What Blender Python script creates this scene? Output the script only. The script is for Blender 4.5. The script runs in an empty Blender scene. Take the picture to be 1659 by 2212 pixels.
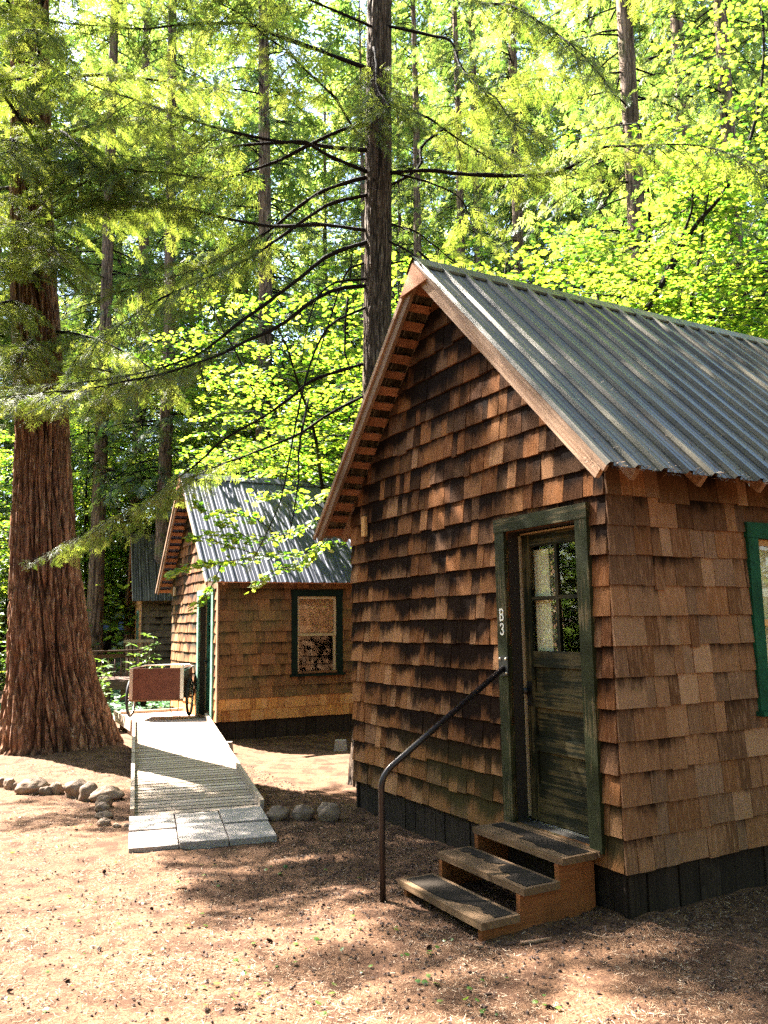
import bpy, math, random
import numpy as np
from mathutils import Vector, Matrix, Euler, noise as mn

C = bpy.context.scene.collection
sc = bpy.context.scene
R = math.radians
rng = np.random.default_rng(7)
random.seed(7)

# ------------------------------------------------------------------ camera
F, PITCH, ROLL, H = 1767.75, .1371, .0152, 1.8
cam_d = bpy.data.cameras.new('camera'); cam = bpy.data.objects.new('camera', cam_d); C.objects.link(cam)
cam.matrix_world = Matrix.Translation((0, 0, H)) @ Matrix.Rotation(math.pi / 2 + PITCH, 4, 'X') @ Matrix.Rotation(-ROLL, 4, 'Z')
cam_d.sensor_fit = 'VERTICAL'; cam_d.sensor_height = 24; cam_d.lens = F / 2212 * 24
cam_d.clip_start = .05; cam_d.clip_end = 1500
sc.camera = cam
# ------------------------------------------------------------------ sky, sun, exposure
SUN = Vector((-.78, .63, 0)).normalized(); SUN_EL = R(49)
world = bpy.data.worlds.new('World'); sc.world = world; world.use_nodes = True
wn = world.node_tree; sky = wn.nodes.new('ShaderNodeTexSky'); sky.sky_type = 'NISHITA'; sky.sun_disc = False
sky.sun_elevation = SUN_EL; sky.sun_rotation = math.atan2(SUN.x, SUN.y); sky.air_density = 1.0; sky.dust_density = 1.; sky.ozone_density = 1.2
bg = wn.nodes['Background']; wn.links.new(sky.outputs[0], bg.inputs[0]); bg.inputs[1].default_value = .06
sun_d = bpy.data.lights.new('sun', 'SUN'); sun_d.energy = 5; sun_d.angle = R(.5); sun_d.color = (1, .94, .84)
sun = bpy.data.objects.new('sun', sun_d); C.objects.link(sun)
sdir = Vector((SUN.x * math.cos(SUN_EL), SUN.y * math.cos(SUN_EL), math.sin(SUN_EL)))
sun.rotation_euler = sdir.to_track_quat('Z', 'Y').to_euler(); sun.location = sdir * 60
sc.view_settings.view_transform = 'Standard'; sc.view_settings.look = 'None'; sc.view_settings.gamma = 1
sc.view_settings.exposure = 3.92
sc.render.engine = 'CYCLES'
cy = sc.cycles; cy.max_bounces = 7; cy.diffuse_bounces = 4; cy.glossy_bounces = 3; cy.transmission_bounces = 5
cy.transparent_max_bounces = 8; cy.use_denoising = False; cy.sample_clamp_indirect = 2.5; cy.caustics_reflective = False; cy.caustics_refractive = False
sc.render.use_persistent_data = False

# ------------------------------------------------------------------ helpers
def ray(x, y):
    a2 = x - 829.5; b2 = 1106 - y; r = ROLL; p = PITCH
    X = (a2 * math.cos(r) + b2 * math.sin(r)) / F; Z = (-a2 * math.sin(r) + b2 * math.cos(r)) / F
    return np.array([X, math.cos(p) - Z * math.sin(p), math.sin(p) + Z * math.cos(p)])
def gp(x, y, z=0.):
    d = ray(x, y); return np.array([0, 0, H]) + d * ((z - H) / d[2])
def atd(x, y, Y):
    d = ray(x, y); return np.array([0, 0, H]) + d * (Y / d[1])

def tag(o, label=None, cat=None, group=None, kind=None):
    if label: o['label'] = label
    if cat: o['category'] = cat
    if group: o['group'] = group
    if kind: o['kind'] = kind
    return o
def empty(name, loc=(0, 0, 0), rz=0., **k):
    o = bpy.data.objects.new(name, None); C.objects.link(o); o.location = [float(v) for v in loc]; o.rotation_euler = (0, 0, rz)
    o.empty_display_size = .2
    return tag(o, **k)

class MB:
    def __init__(s): s.v = []; s.f = []; s.uv = []; s.r = []; s.m = []; s.sm = []
    def add(s, vs, fs, uv=None, rnd=None, mi=0, smooth=False):
        b = len(s.v); s.v += [tuple(float(c) for c in p) for p in vs]
        if rnd is None: rnd = (random.random(), random.random(), random.random())
        for k, f in enumerate(fs):
            s.f.append(tuple(b + i for i in f)); s.m.append(mi); s.r.append(rnd); s.sm.append(smooth)
            s.uv += ([uv[i] for i in f] if uv else [(0, 0)] * len(f))
        return s
    def box(s, x0, x1, y0, y1, z0, z1, rnd=None, mi=0, M=None, ax=0):
        vs = [Vector(p) for p in ((x0, y0, z0), (x1, y0, z0), (x1, y1, z0), (x0, y1, z0), (x0, y0, z1), (x1, y0, z1), (x1, y1, z1), (x0, y1, z1))]
        o = random.random() * 9; uv = [((p[(ax + 1) % 3] + p[(ax + 2) % 3]) + o, p[ax] + o) for p in vs]   # v runs along the grain
        if M: vs = [M @ p for p in vs]
        return s.add(vs, [(0, 3, 2, 1), (4, 5, 6, 7), (0, 1, 5, 4), (1, 2, 6, 5), (2, 3, 7, 6), (3, 0, 4, 7)], uv, rnd, mi)
    def beam(s, a, b, w, t, up=(0, 0, 1), rnd=None, mi=0, chamf=0):
        a = Vector(a); b = Vector(b); d = (b - a); L = d.length; x = d.normalized(); z = Vector(up); y = z.cross(x).normalized(); z = x.cross(y)
        M = Matrix((x, y, z)).transposed().to_4x4(); M.translation = a
        return s.box(0, L, -w / 2, w / 2, -t / 2, t / 2, rnd, mi, M, 0)
    def tube(s, pts, rad, n=8, mi=0, cap=True, rnd=None):
        pts = [Vector([float(c) for c in p]) for p in pts]; rad = rad if hasattr(rad, '__len__') else [rad] * len(pts)
        vs = []; fs = []; uv = []; up = Vector((.13, .27, 1)).normalized(); L = 0
        for i, p in enumerate(pts):
            d = (pts[min(i + 1, len(pts) - 1)] - pts[max(i - 1, 0)]).normalized()
            if abs(d.dot(up)) > .97: up = Vector((1, .1, .1)).normalized()
            a = d.cross(up).normalized(); b = d.cross(a); up = -b if i else up
            if i: L += (pts[i] - pts[i - 1]).length
            for k in range(n):
                t = 2 * math.pi * k / n; vs.append(p + (a * math.cos(t) + b * math.sin(t)) * rad[i]); uv.append((k / n, L))
        for i in range(len(pts) - 1):
            for k in range(n): fs.append((i * n + k, i * n + (k + 1) % n, (i + 1) * n + (k + 1) % n, (i + 1) * n + k))
        if cap: fs += [tuple(range(n))[::-1], tuple(range((len(pts) - 1) * n, len(pts) * n))]
        return s.add(vs, fs, uv, rnd, mi, True)
    def build(s, name, mats, parent=None, loc=None):
        me = bpy.data.meshes.new(name); me.from_pydata(s.v, [], s.f)
        mats = mats if isinstance(mats, (list, tuple)) else [mats]
        for m in mats: me.materials.append(m)
        me.polygons.foreach_set('material_index', s.m); me.polygons.foreach_set('use_smooth', s.sm)
        u = me.uv_layers.new(name='UVMap'); u.data.foreach_set('uv', np.array(s.uv, 'f').ravel())
        a = me.attributes.new('rnd', 'FLOAT_VECTOR', 'FACE'); a.data.foreach_set('vector', np.array(s.r, 'f').ravel())
        me.update(); o = bpy.data.objects.new(name, me); C.objects.link(o); o.parent = parent
        if loc is not None: o.location = loc
        return o

def arr_mesh(name, V, Fc, mat, parent=None, smooth=False, attr=None):
    """V (n,3), Fc (m,k) all faces with k corners"""
    me = bpy.data.meshes.new(name); n, (m, k) = len(V), Fc.shape
    me.vertices.add(n); me.vertices.foreach_set('co', np.ascontiguousarray(V, 'f').ravel())
    me.loops.add(m * k); me.loops.foreach_set('vertex_index', np.ascontiguousarray(Fc, 'i').ravel())
    me.polygons.add(m); me.polygons.foreach_set('loop_start', np.arange(0, m * k, k, dtype='i'))
    me.polygons.foreach_set('use_smooth', np.full(m, smooth))
    if attr:
        for an, (dom, arr) in attr.items():
            a = me.attributes.new(an, 'FLOAT', dom); a.data.foreach_set('value', np.ascontiguousarray(arr, 'f'))
    me.update(calc_edges=True); me.validate()
    if mat: me.materials.append(mat)
    o = bpy.data.objects.new(name, me); C.objects.link(o); o.parent = parent
    return o
def scatter(name, proto, M, mat, parent=None):
    """proto (V,F tris); M (N,4,4); one mesh, per-vertex float 'tint' random per copy"""
    V, Fc = proto; N = len(M)
    P = np.einsum('nij,vj->nvi', M[:, :3, :3], V) + M[:, None, :3, 3]
    FF = Fc[None] + (np.arange(N) * len(V))[:, None, None]
    t = np.repeat(rng.random(N), len(V))
    return arr_mesh(name, P.reshape(-1, 3), FF.reshape(-1, Fc.shape[1]), mat, parent, attr={'tint': ('POINT', t)})
def frames(pos, X, up, scale):
    """stack of matrices whose x axis is X and whose z is near up"""
    pos, X, up = (np.asarray(a, float) for a in (pos, X, up)); X = X / np.linalg.norm(X, axis=1, keepdims=True)
    Y = np.cross(up, X); Y /= np.linalg.norm(Y, axis=1, keepdims=True) + 1e-9; Z = np.cross(X, Y)
    M = np.zeros((len(pos), 4, 4)); s = np.asarray(scale, float)[:, None]
    M[:, :3, 0] = X * s; M[:, :3, 1] = Y * s; M[:, :3, 2] = Z * s; M[:, :3, 3] = pos; M[:, 3, 3] = 1
    return M

# ------------------------------------------------------------------ materials
class NT:
    def __init__(s, name, rough=.8, metal=0., spec=.3):
        s.m = bpy.data.materials.new(name); s.m.use_nodes = True; s.t = s.m.node_tree; s.b = s.t.nodes['Principled BSDF']
        s.b.inputs['Roughness'].default_value = rough; s.b.inputs['Metallic'].default_value = metal; s.b.inputs['Specular IOR Level'].default_value = spec
    def n(s, typ, props=None, **ins):
        q = s.t.nodes.new('ShaderNode' + typ)
        for k, v in (props or {}).items(): setattr(q, k, v)
        for k, v in ins.items():
            key = int(k[1:]) if k[0] == 'i' and k[1:].isdigit() else k.replace('_', ' ')
            if isinstance(v, bpy.types.NodeSocket): s.t.links.new(v, q.inputs[key])
            else: q.inputs[key].default_value = v
        return q
    def math(s, op, a, b=0., c=0., clamp=False): return s.n('Math', {'operation': op, 'use_clamp': clamp}, i0=a, i1=b, i2=c).outputs[0]
    def noise(s, vec, scale, detail=3., rough=.55, dist=0.): return s.n('TexNoise', None, Vector=vec, Scale=scale, Detail=detail, Roughness=rough, Distortion=dist).outputs['Fac']
    def mapping(s, vec, sc_=(1, 1, 1), loc=(0, 0, 0)): return s.n('Mapping', None, Vector=vec, Scale=sc_, Location=loc).outputs[0]
    def ramp(s, fac, stops):
        q = s.n('ValToRGB', None, Fac=fac); e = q.color_ramp.elements
        while len(e) < len(stops): e.new(.5)
        for k, (p, c) in enumerate(stops): e[k].position = p; e[k].color = (*c, 1) if len(c) == 3 else c
        return q.outputs[0]
    def mix(s, fac, a, b, blend='MIX'):
        q = s.n('Mix', {'data_type': 'RGBA', 'blend_type': blend}); ins = q.inputs
        for sock, v in ((ins[0], fac), (ins[6], a), (ins[7], b)):
            if isinstance(v, bpy.types.NodeSocket): s.t.links.new(v, sock)
            else: sock.default_value = v if not isinstance(v, tuple) else (*v, 1)[:4]
        return q.outputs[2]
    def rng(s, v, a, b, c=0., d=1.): return s.n('MapRange', {'interpolation_type': 'SMOOTHSTEP'}, i0=v, i1=a, i2=b, i3=c, i4=d).outputs[0]
    def obj(s): return s.n('TexCoord').outputs['Object']
    def uv(s): return s.n('TexCoord').outputs['UV']
    def attr(s, name): return s.n('Attribute', {'attribute_name': name})
    def color(s, c): (s.t.links.new(c, s.b.inputs['Base Color']) if isinstance(c, bpy.types.NodeSocket) else setattr(s.b.inputs['Base Color'], 'default_value', (*c, 1))); return s
    def rough(s, r): s.t.links.new(r, s.b.inputs['Roughness']); return s
    def bump(s, h, st=.4, dist=.01): s.t.links.new(s.n('Bump', None, Height=h, Strength=st, Distance=dist).outputs[0], s.b.inputs['Normal']); return s

def shingle_mat(name, cols, dark=(.006, .003, .002), stain_shade=.5, patch=.0, grey=0.):
    q = NT(name, .95, spec=.06); a = q.attr('rnd'); sp = q.n('SeparateXYZ', None, i0=a.outputs['Vector']); r0, r1, r2 = sp.outputs
    uvs = q.n('SeparateXYZ', None, i0=q.uv()); u, v = uvs.outputs[0], uvs.outputs[1]
    off = q.math('MULTIPLY', r1, 57.)
    def vec(su, sv, k=0.): return q.n('CombineXYZ', None, i0=q.math('MULTIPLY', u, su), i1=q.math('MULTIPLY_ADD', v, sv, k), i2=off).outputs[0]
    n = len(cols); base = q.ramp(r0, [((k + .5) / n, c) for k, c in enumerate(cols)])
    grain = q.noise(vec(260, 2.2), 1., 3, .6); fine = q.noise(vec(75, 1.6, 5.), 1., 2, .5)
    base = q.mix(q.rng(grain, .3, .7), q.mix(.55, base, (.3, .3, .3), 'MULTIPLY'), base)
    base = q.mix(q.rng(fine, .45, .75, 0, .55), base, tuple(c * 1.5 for c in cols[-1]))
    # weathered dark streaks down from the course above, with its shadow painted in
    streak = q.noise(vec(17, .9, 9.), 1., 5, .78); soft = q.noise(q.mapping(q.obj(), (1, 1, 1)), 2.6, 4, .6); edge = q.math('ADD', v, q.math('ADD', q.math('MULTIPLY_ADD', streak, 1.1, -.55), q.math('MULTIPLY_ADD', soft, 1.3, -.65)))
    edge = q.math('ADD', edge, q.math('MULTIPLY_ADD', r2, .5, -.25 + (stain_shade - .5)))
    pos = q.obj(); big = q.noise(pos, .75, 3, .6, .5)
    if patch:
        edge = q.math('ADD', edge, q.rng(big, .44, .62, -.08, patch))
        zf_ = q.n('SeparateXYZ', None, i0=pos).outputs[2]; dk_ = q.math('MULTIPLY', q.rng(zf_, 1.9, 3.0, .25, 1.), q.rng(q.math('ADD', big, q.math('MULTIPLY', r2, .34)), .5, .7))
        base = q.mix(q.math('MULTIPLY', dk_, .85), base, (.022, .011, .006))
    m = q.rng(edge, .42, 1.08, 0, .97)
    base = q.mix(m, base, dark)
    if name.startswith('weathered cedar gable'): base = q.mix(q.math('MULTIPLY', q.rng(q.n('SeparateXYZ', None, i0=pos).outputs[2], 0.3, 1.0, .3, 0), q.rng(big, .35, .65)), base, (.12, .10, .035))
    if grey: base = q.mix(q.rng(q.noise(pos, 1.3, 2), .4, .7, 0, grey), base, (.12, .12, .06))
    q.color(base); q.bump(q.math('ADD', grain, q.math('MULTIPLY', fine, .7)), .55, .004); return q.m

def wood_mat(name, c0, c1, rough=.75, scale=1., knots=.0, paint=None, wear=.5):
    """boards: UV v runs along the grain"""
    q = NT(name, rough, spec=.12); sp = q.n('SeparateXYZ', None, i0=q.uv()); u, v = sp.outputs[0], sp.outputs[1]
    a = q.n('SeparateXYZ', None, i0=q.attr('rnd').outputs['Vector']).outputs
    vec = q.n('CombineXYZ', None, i0=q.math('MULTIPLY', u, 90 * scale), i1=q.math('MULTIPLY', v, 3.2 * scale), i2=q.math('MULTIPLY', a[1], 31.)).outputs[0]
    g = q.noise(vec, 1., 4, .62, .6)
    base = q.mix(q.rng(g, .3, .72), c0, c1)
    base = q.mix(1., base, q.ramp(a[0], [(0, (.68, .66, .64)), (1, (1.15, 1.12, 1.1))]), 'MULTIPLY')
    blot = q.noise(q.obj(), 2.3, 4, .65); base = q.mix(q.rng(blot, .5, .75, 0, .5), base, tuple(c * .35 for c in c0))
    if paint:
        m = q.rng(q.math('ADD', q.math('MULTIPLY', g, .6), q.math('MULTIPLY', q.noise(q.obj(), 3.1, 3, .6), .55)), wear, wear + .1)
        pc = q.mix(q.rng(q.noise(q.obj(), 7., 3), .35, .7), paint, tuple(c * .6 for c in paint))
        base = q.mix(m, pc, base)
    q.color(base); q.bump(g, .35, .004); return q.m

def leaf_mat(name, cols, trans, tw=.5, rough=.5, k=.45):
    cols = [(p, tuple(v * .75 for v in c)) for p, c in cols]; trans = [(p, tuple(v * k for v in c)) for p, c in trans]
    q = NT(name); t = q.t; t.nodes.remove(q.b); out = t.nodes['Material Output']
    f = q.attr('tint').outputs['Fac']; c = q.ramp(f, cols); tr = q.ramp(f, trans)
    d = q.n('BsdfDiffuse', None, Color=c); tl = q.n('BsdfTranslucent', None, Color=tr); g = q.n('BsdfGlossy', None, Color=(1, 1, 1, 1), Roughness=rough)
    m = q.n('MixShader', None, i0=tw, i1=d.outputs[0], i2=tl.outputs[0]); m2 = q.n('MixShader', None, i0=.035, i1=m.outputs[0], i2=g.outputs[0])
    t.links.new(m2.outputs[0], out.inputs[0]); return q.m

M = {}
CED = [(.24, .095, .034), (.15, .055, .02), (.33, .145, .058), (.09, .035, .015), (.26, .10, .035), (.40, .2, .095), (.16, .08, .042)]
M['gable'] = shingle_mat('weathered cedar gable shingle', CED, stain_shade=.68, patch=.36)
M['side'] = shingle_mat('weathered cedar side shingle', [(.23, .108, .052), (.29, .145, .074), (.15, .066, .03), (.35, .2, .115), (.24, .105, .044), (.115, .055, .028), (.22, .125, .075)], stain_shade=.2, patch=.16)
M['gable2'] = shingle_mat('cedar shingle', CED, stain_shade=.45, patch=.3, grey=.2)
M['side2'] = shingle_mat('brown cedar shingle', [(.17, .085, .042), (.11, .06, .034), (.2, .1, .052), (.13, .075, .034), (.24, .115, .052)], stain_shade=.3, patch=.1, grey=.4)
M['new'] = shingle_mat('fresh cedar shingle', [(.5, .235, .075), (.42, .16, .05), (.56, .29, .12), (.28, .09, .03), (.5, .24, .085)], stain_shade=.0)
M['grey'] = shingle_mat('grey shingle', [(.15, .1, .065), (.2, .135, .085), (.12, .085, .055)], stain_shade=.4)
M['rake'] = wood_mat('bare fir rake board', (.17, .095, .055), (.34, .225, .15))
M['batten'] = wood_mat('pale sheathing board', (.22, .095, .045), (.34, .16, .085))
M['skirt'] = wood_mat('dark skirt board', (.016, .011, .008), (.035, .025, .018), rough=.9)
M['green'] = wood_mat('worn green painted trim', (.06, .045, .02), (.1, .078, .04), paint=(.022, .025, .009), wear=.6)
M['teal'] = wood_mat('green painted window trim', (.012, .05, .024), (.012, .06, .03), paint=(.008, .06, .028), wear=.95)
M['palegreen'] = wood_mat('pale green painted door trim', (.1, .18, .13), (.13, .22, .16), paint=(.12, .22, .16), wear=.95)
M['bottle'] = wood_mat('bottle green painted trim', (.004, .012, .009), (.006, .016, .012), paint=(.003, .011, .008), wear=.95)
M['door'] = wood_mat('weathered olive door', (.03, .024, .010), (.062, .047, .019), paint=(.009, .010, .004), wear=.53, scale=.45)
M['door2'] = wood_mat('green door', (.015, .07, .04), (.02, .09, .05), paint=(.016, .08, .048), wear=.95)
M['jamb'] = NT('dark jamb', .6).color((.012, .02, .008)).m
M['cream'] = wood_mat('cream strip', (.24, .18, .1), (.3, .23, .15))
M['sash'] = wood_mat('varnished sash', (.5, .27, .1), (.6, .36, .16))
M['sash2'] = wood_mat('beige sash', (.38, .31, .2), (.46, .38, .25))
M['dark'] = NT('dark interior', .9).color((.02, .016, .012)).m
M['floorin'] = NT('interior floor', .6).color((.08, .05, .03)).m
M['step'] = wood_mat('grey brown stair tread', (.09, .055, .03), (.16, .1, .056))
M['stringer'] = wood_mat('orange brown stringer', (.15, .05, .016), (.21, .078, .026))
M['deck'] = wood_mat('pale deck plank', (.34, .26, .2), (.46, .37, .3), rough=.75)
def plank_mat():
    q = NT('ramp plank', .8, spec=.1); sp = q.n('SeparateXYZ', None, i0=q.uv()); u, v = sp.outputs[0], sp.outputs[1]; a = q.n('SeparateXYZ', None, i0=q.attr('rnd').outputs['Vector']).outputs
    g = q.noise(q.n('CombineXYZ', None, i0=q.math('MULTIPLY', u, 80.), i1=q.math('MULTIPLY', v, 3.), i2=q.math('MULTIPLY', a[1], 31.)).outputs[0], 1., 4, .65)
    c = q.mix(q.rng(g, .3, .7), (.32, .25, .2), (.47, .38, .31)); c = q.mix(1., c, q.ramp(a[0], [(0, (.74, .7, .66)), (1, (1.1, 1.08, 1.08))]), 'MULTIPLY')
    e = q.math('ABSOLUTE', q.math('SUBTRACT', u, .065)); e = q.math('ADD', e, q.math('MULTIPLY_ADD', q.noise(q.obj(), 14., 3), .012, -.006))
    c = q.mix(q.rng(e, .05, .063, 0, .85), c, (.06, .04, .028)); c = q.mix(q.rng(q.noise(q.obj(), 2.2, 4), .5, .72, 0, .4), c, (.17, .12, .09)); q.color(c); q.bump(g, .3, .003); return q.m  # plank edges darkened in the colour: grime plus shade of the gaps
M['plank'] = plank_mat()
M['deck3'] = wood_mat('brown deck', (.1, .06, .045), (.16, .1, .075))
M['steel'] = NT('dark steel pipe', .35, .6, .5).color((.03, .022, .02)).m
M['plate'] = NT('black steel plate', .5, .4, .5).color((.012, .012, .012)).m
M['bolt'] = NT('bright bolt', .4, .5).color((.6, .53, .42)).m
M['blind'] = NT('brown roller blind', .8).color((.34, .16, .08)).m
M['alu'] = NT('aluminium', .35, 1.).color((.55, .55, .52)).m
M['white'] = NT('white paint', .7).color((.75, .72, .62)).m
M['rubber'] = NT('black rubber', .75).color((.015, .015, .017)).m
M['rust'] = NT('brown painted rim', .6).color((.16, .07, .03)).m

def _f():
    q = NT('dark standing metal roof', .45, .3, .35); p = q.obj(); st = q.noise(q.mapping(p, (14, .9, .9)), 1., 4, .6)
    sp = q.noise(q.mapping(p, (1, 1, 1)), 60, 2, .7)
    base = q.mix(q.rng(st, .35, .7), (.03, .022, .012), (.09, .074, .044)); base = q.mix(q.rng(sp, .7, .76), base, (.25, .2, .13)); big = q.noise(q.mapping(p, (.6, .5, .5)), 1.2, 4); base = q.mix(q.rng(big, .5, .7, 0, .6), base, (.11, .09, .06))
    q.color(base); q.rough(q.rng(st, .3, .8, .3, .52)); q.bump(q.noise(q.mapping(p, (3, .8, .8)), 1.5, 2), .25, .02); return q.m
M['roof'] = _f()
def _f():
    q = NT('blue grey metal roof', .6, .1, .25); p = q.obj(); st = q.noise(q.mapping(p, (11, .8, .8)), 1., 4, .6)
    q.color(q.mix(q.rng(st, .35, .7), (.036, .039, .068), (.058, .063, .1))); q.bump(q.noise(q.mapping(p, (3, .8, .8)), 1.5, 2), .2, .02); return q.m
M['roof2'] = _f()
def _f():
    q = NT('plywood box', .65); p = q.obj(); q.color(q.mix(q.rng(q.noise(p, 6, 4), .3, .7), (.07, .02, .011), (.1, .032, .018))); return q.m
M['ply'] = _f()
def _f():
    q = NT('concrete paver', .85); p = q.obj(); n1 = q.noise(p, 2.2, 4); n2 = q.noise(p, 70, 3, .7)
    q.color(q.mix(q.rng(n2, .35, .7), q.mix(n1, (.17, .14, .12), (.26, .215, .19)), (.32, .27, .24))); q.bump(n2, .4, .004); return q.m
M['paver'] = _f()
def _f():
    q = NT('river rock', .8); p = q.obj(); n1 = q.noise(p, 5, 5, .6); n2 = q.noise(p, 45, 3, .7)
    oi = q.n('ObjectInfo').outputs['Random']
    c = q.mix(q.rng(n1, .35, .7), (.15, .10, .07), (.26, .18, .13)); c = q.mix(q.rng(n2, .6, .75, 0, .6), c, (.1, .08, .06))
    c = q.mix(1., c, q.ramp(oi, [(0, (.7, .68, .66)), (1, (1.15, 1.1, 1.02))]), 'MULTIPLY'); q.color(c); q.bump(q.math('ADD', n1, n2), .5, .01); return q.m
M['rock'] = _f()
def _f():
    q = NT('worn black tread strip', .98, spec=.03); p = q.obj(); n1 = q.noise(p, 60, 3)
    q.color(q.mix(n1, (.014, .011, .009), (.035, .028, .022))); q.bump(n1, .5, .003); return q.m
M['grit'] = _f()
def bark_mat(name, c0, c1, c2, sc_=1., moss=0.):
    q = NT(name, .92, spec=.15); p = q.obj(); f = q.attr('furrow').outputs['Fac']
    n1 = q.noise(q.mapping(p, (22 * sc_, 22 * sc_, 1.9 * sc_)), 1., 6, .7, .6); n2 = q.noise(q.mapping(p, (34 * sc_, 34 * sc_, 9 * sc_)), 1., 4, .7)
    pl = q.n('TexVoronoi', {'feature': 'DISTANCE_TO_EDGE'}, Vector=q.n('VectorMath', {'operation': 'ADD'}, i0=q.mapping(p, (15 * sc_, 15 * sc_, 1.5 * sc_)), i1=q.n('TexNoise', None, Vector=q.mapping(p, (9 * sc_, 9 * sc_, 5 * sc_)), Scale=1., Detail=3.).outputs['Color']).outputs[0], Scale=1.).outputs[0]
    c = q.mix(q.rng(n1, .32, .68), c0, c1); c = q.mix(q.rng(n2, .5, .72, 0, .8), c, c2); c = q.mix(q.rng(f, .08, .62, .92, 0), c, tuple(k * .14 for k in c0))
    c = q.mix(q.rng(pl, .0, .2, .62, 0), c, tuple(k * .12 for k in c0))
    if moss: c = q.mix(q.rng(q.noise(p, 1.9, 4), .56, .7, 0, moss), c, (.09, .11, .02))
    q.color(c); h = q.math('ADD', q.math('MULTIPLY', q.rng(pl, 0, .25), .8), q.math('ADD', n1, n2)); q.bump(h, .8, .02); return q.m
M['barkbig'] = bark_mat('red brown furrowed bark', (.13, .055, .032), (.29, .14, .08), (.46, .32, .22), .8)
M['barkmid'] = bark_mat('grey brown scaly bark', (.075, .046, .03), (.13, .088, .06), (.25, .19, .14), 1.4)
M['barkfar'] = bark_mat('far bark', (.15, .09, .06), (.24, .15, .1), (.3, .22, .16), .7, .5)
M['barkmaple'] = bark_mat('maple bark', (.07, .05, .03), (.12, .09, .05), (.12, .13, .05), 2., .8)
M['twig'] = bark_mat('twig bark', (.06, .032, .02), (.1, .058, .036), (.15, .11, .07), 3.)
M['hem'] = leaf_mat('hemlock needle', [(0, (.035, .06, .012)), (.5, (.06, .085, .016)), (1, (.13, .15, .03))], [(0, (.2, .32, .03)), (.5, (.46, .58, .06)), (1, (.82, .86, .12))], .52)
M['hemfar'] = leaf_mat('far conifer needle', [(0, (.035, .075, .02)), (1, (.1, .14, .035))], [(0, (.2, .42, .06)), (.5, (.46, .66, .09)), (1, (.8, .88, .18))], .6)
M['maple'] = leaf_mat('maple leaf', [(0, (.04, .10, .015)), (.5, (.07, .14, .02)), (1, (.13, .18, .03))], [(0, (.14, .4, .03)), (.3, (.36, .68, .035)), (.7, (.68, .9, .05)), (1, (.95, 1., .12))], .62)
M['rhodo'] = leaf_mat('rhododendron leaf', [(0, (.05, .11, .02)), (1, (.1, .16, .03))], [(0, (.2, .45, .04)), (1, (.5, .65, .08))], .4, .35)
M['clover'] = leaf_mat('ground cover leaf', [(0, (.03, .1, .03)), (1, (.06, .16, .045))], [(0, (.1, .3, .08)), (1, (.2, .42, .1))], .35)
def glass_mat():
    q = NT('window glass'); t = q.t; t.nodes.remove(q.b); lw = q.n('LayerWeight', None, Blend=.5).outputs['Facing']; fc = q.math('MULTIPLY_ADD', q.math('POWER', lw, 4.5), .45, .03); g = q.n('BsdfGlossy', None, Roughness=.02); tr = q.n('BsdfTransparent', None, Color=(.9, .92, .9, 1))
    m = q.n('MixShader', None, i0=fc, i1=tr.outputs[0], i2=g.outputs[0]); t.links.new(m.outputs[0], t.nodes['Material Output'].inputs[0]); return q.m
M['glass'] = glass_mat()
def _f():
    q = NT('curtain', .9); q.color((.62, .52, .34)); return q.m
M['curtain'] = _f()
def _f():
    q = NT('floral fabric', .9); p = q.obj(); v = q.n('TexVoronoi', None, Vector=p, Scale=26.).outputs['Distance']
    q.color(q.mix(q.rng(v, .3, .42), (.6, .3, .18), (.07, .05, .03))); return q.m
M['floral'] = _f()
def ground_mat():
    q = NT('needle covered forest soil', .95, spec=.1); p = q.obj()
    n1 = q.noise(p, .55, 5, .6); n2 = q.noise(p, 4.5, 5, .65); n3 = q.noise(p, 60, 4, .7, .8); n4 = q.noise(p, 160, 3, .7, 1.)
    c = q.mix(q.rng(n3, .36, .66), (.035, .017, .010), (.15, .078, .043)); c = q.mix(q.rng(n4, .48, .68, 0, .75), c, (.27, .155, .088))
    c = q.mix(q.rng(n2, .44, .62, 0, .85), c, (.045, .022, .013)); c = q.mix(q.rng(n1, .5, .72, 0, .45), c, (.07, .04, .025))
    q.color(c); q.bump(q.math('ADD', n3, q.math('MULTIPLY', n4, .8)), .7, .012); return q.m
M['ground'] = ground_mat()
def needle_mat():
    q = NT('dry needles', .8, spec=.15); f = q.attr('tint').outputs['Fac']
    q.color(q.ramp(f, [(0, (.03, .015, .008)), (.45, (.11, .055, .029)), (.8, (.24, .15, .092)), (1, (.42, .33, .24))])); return q.m
M['needle'] = needle_mat()
M['cone'] = NT('cone scales', .85).color((.03, .015, .010)).m

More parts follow.
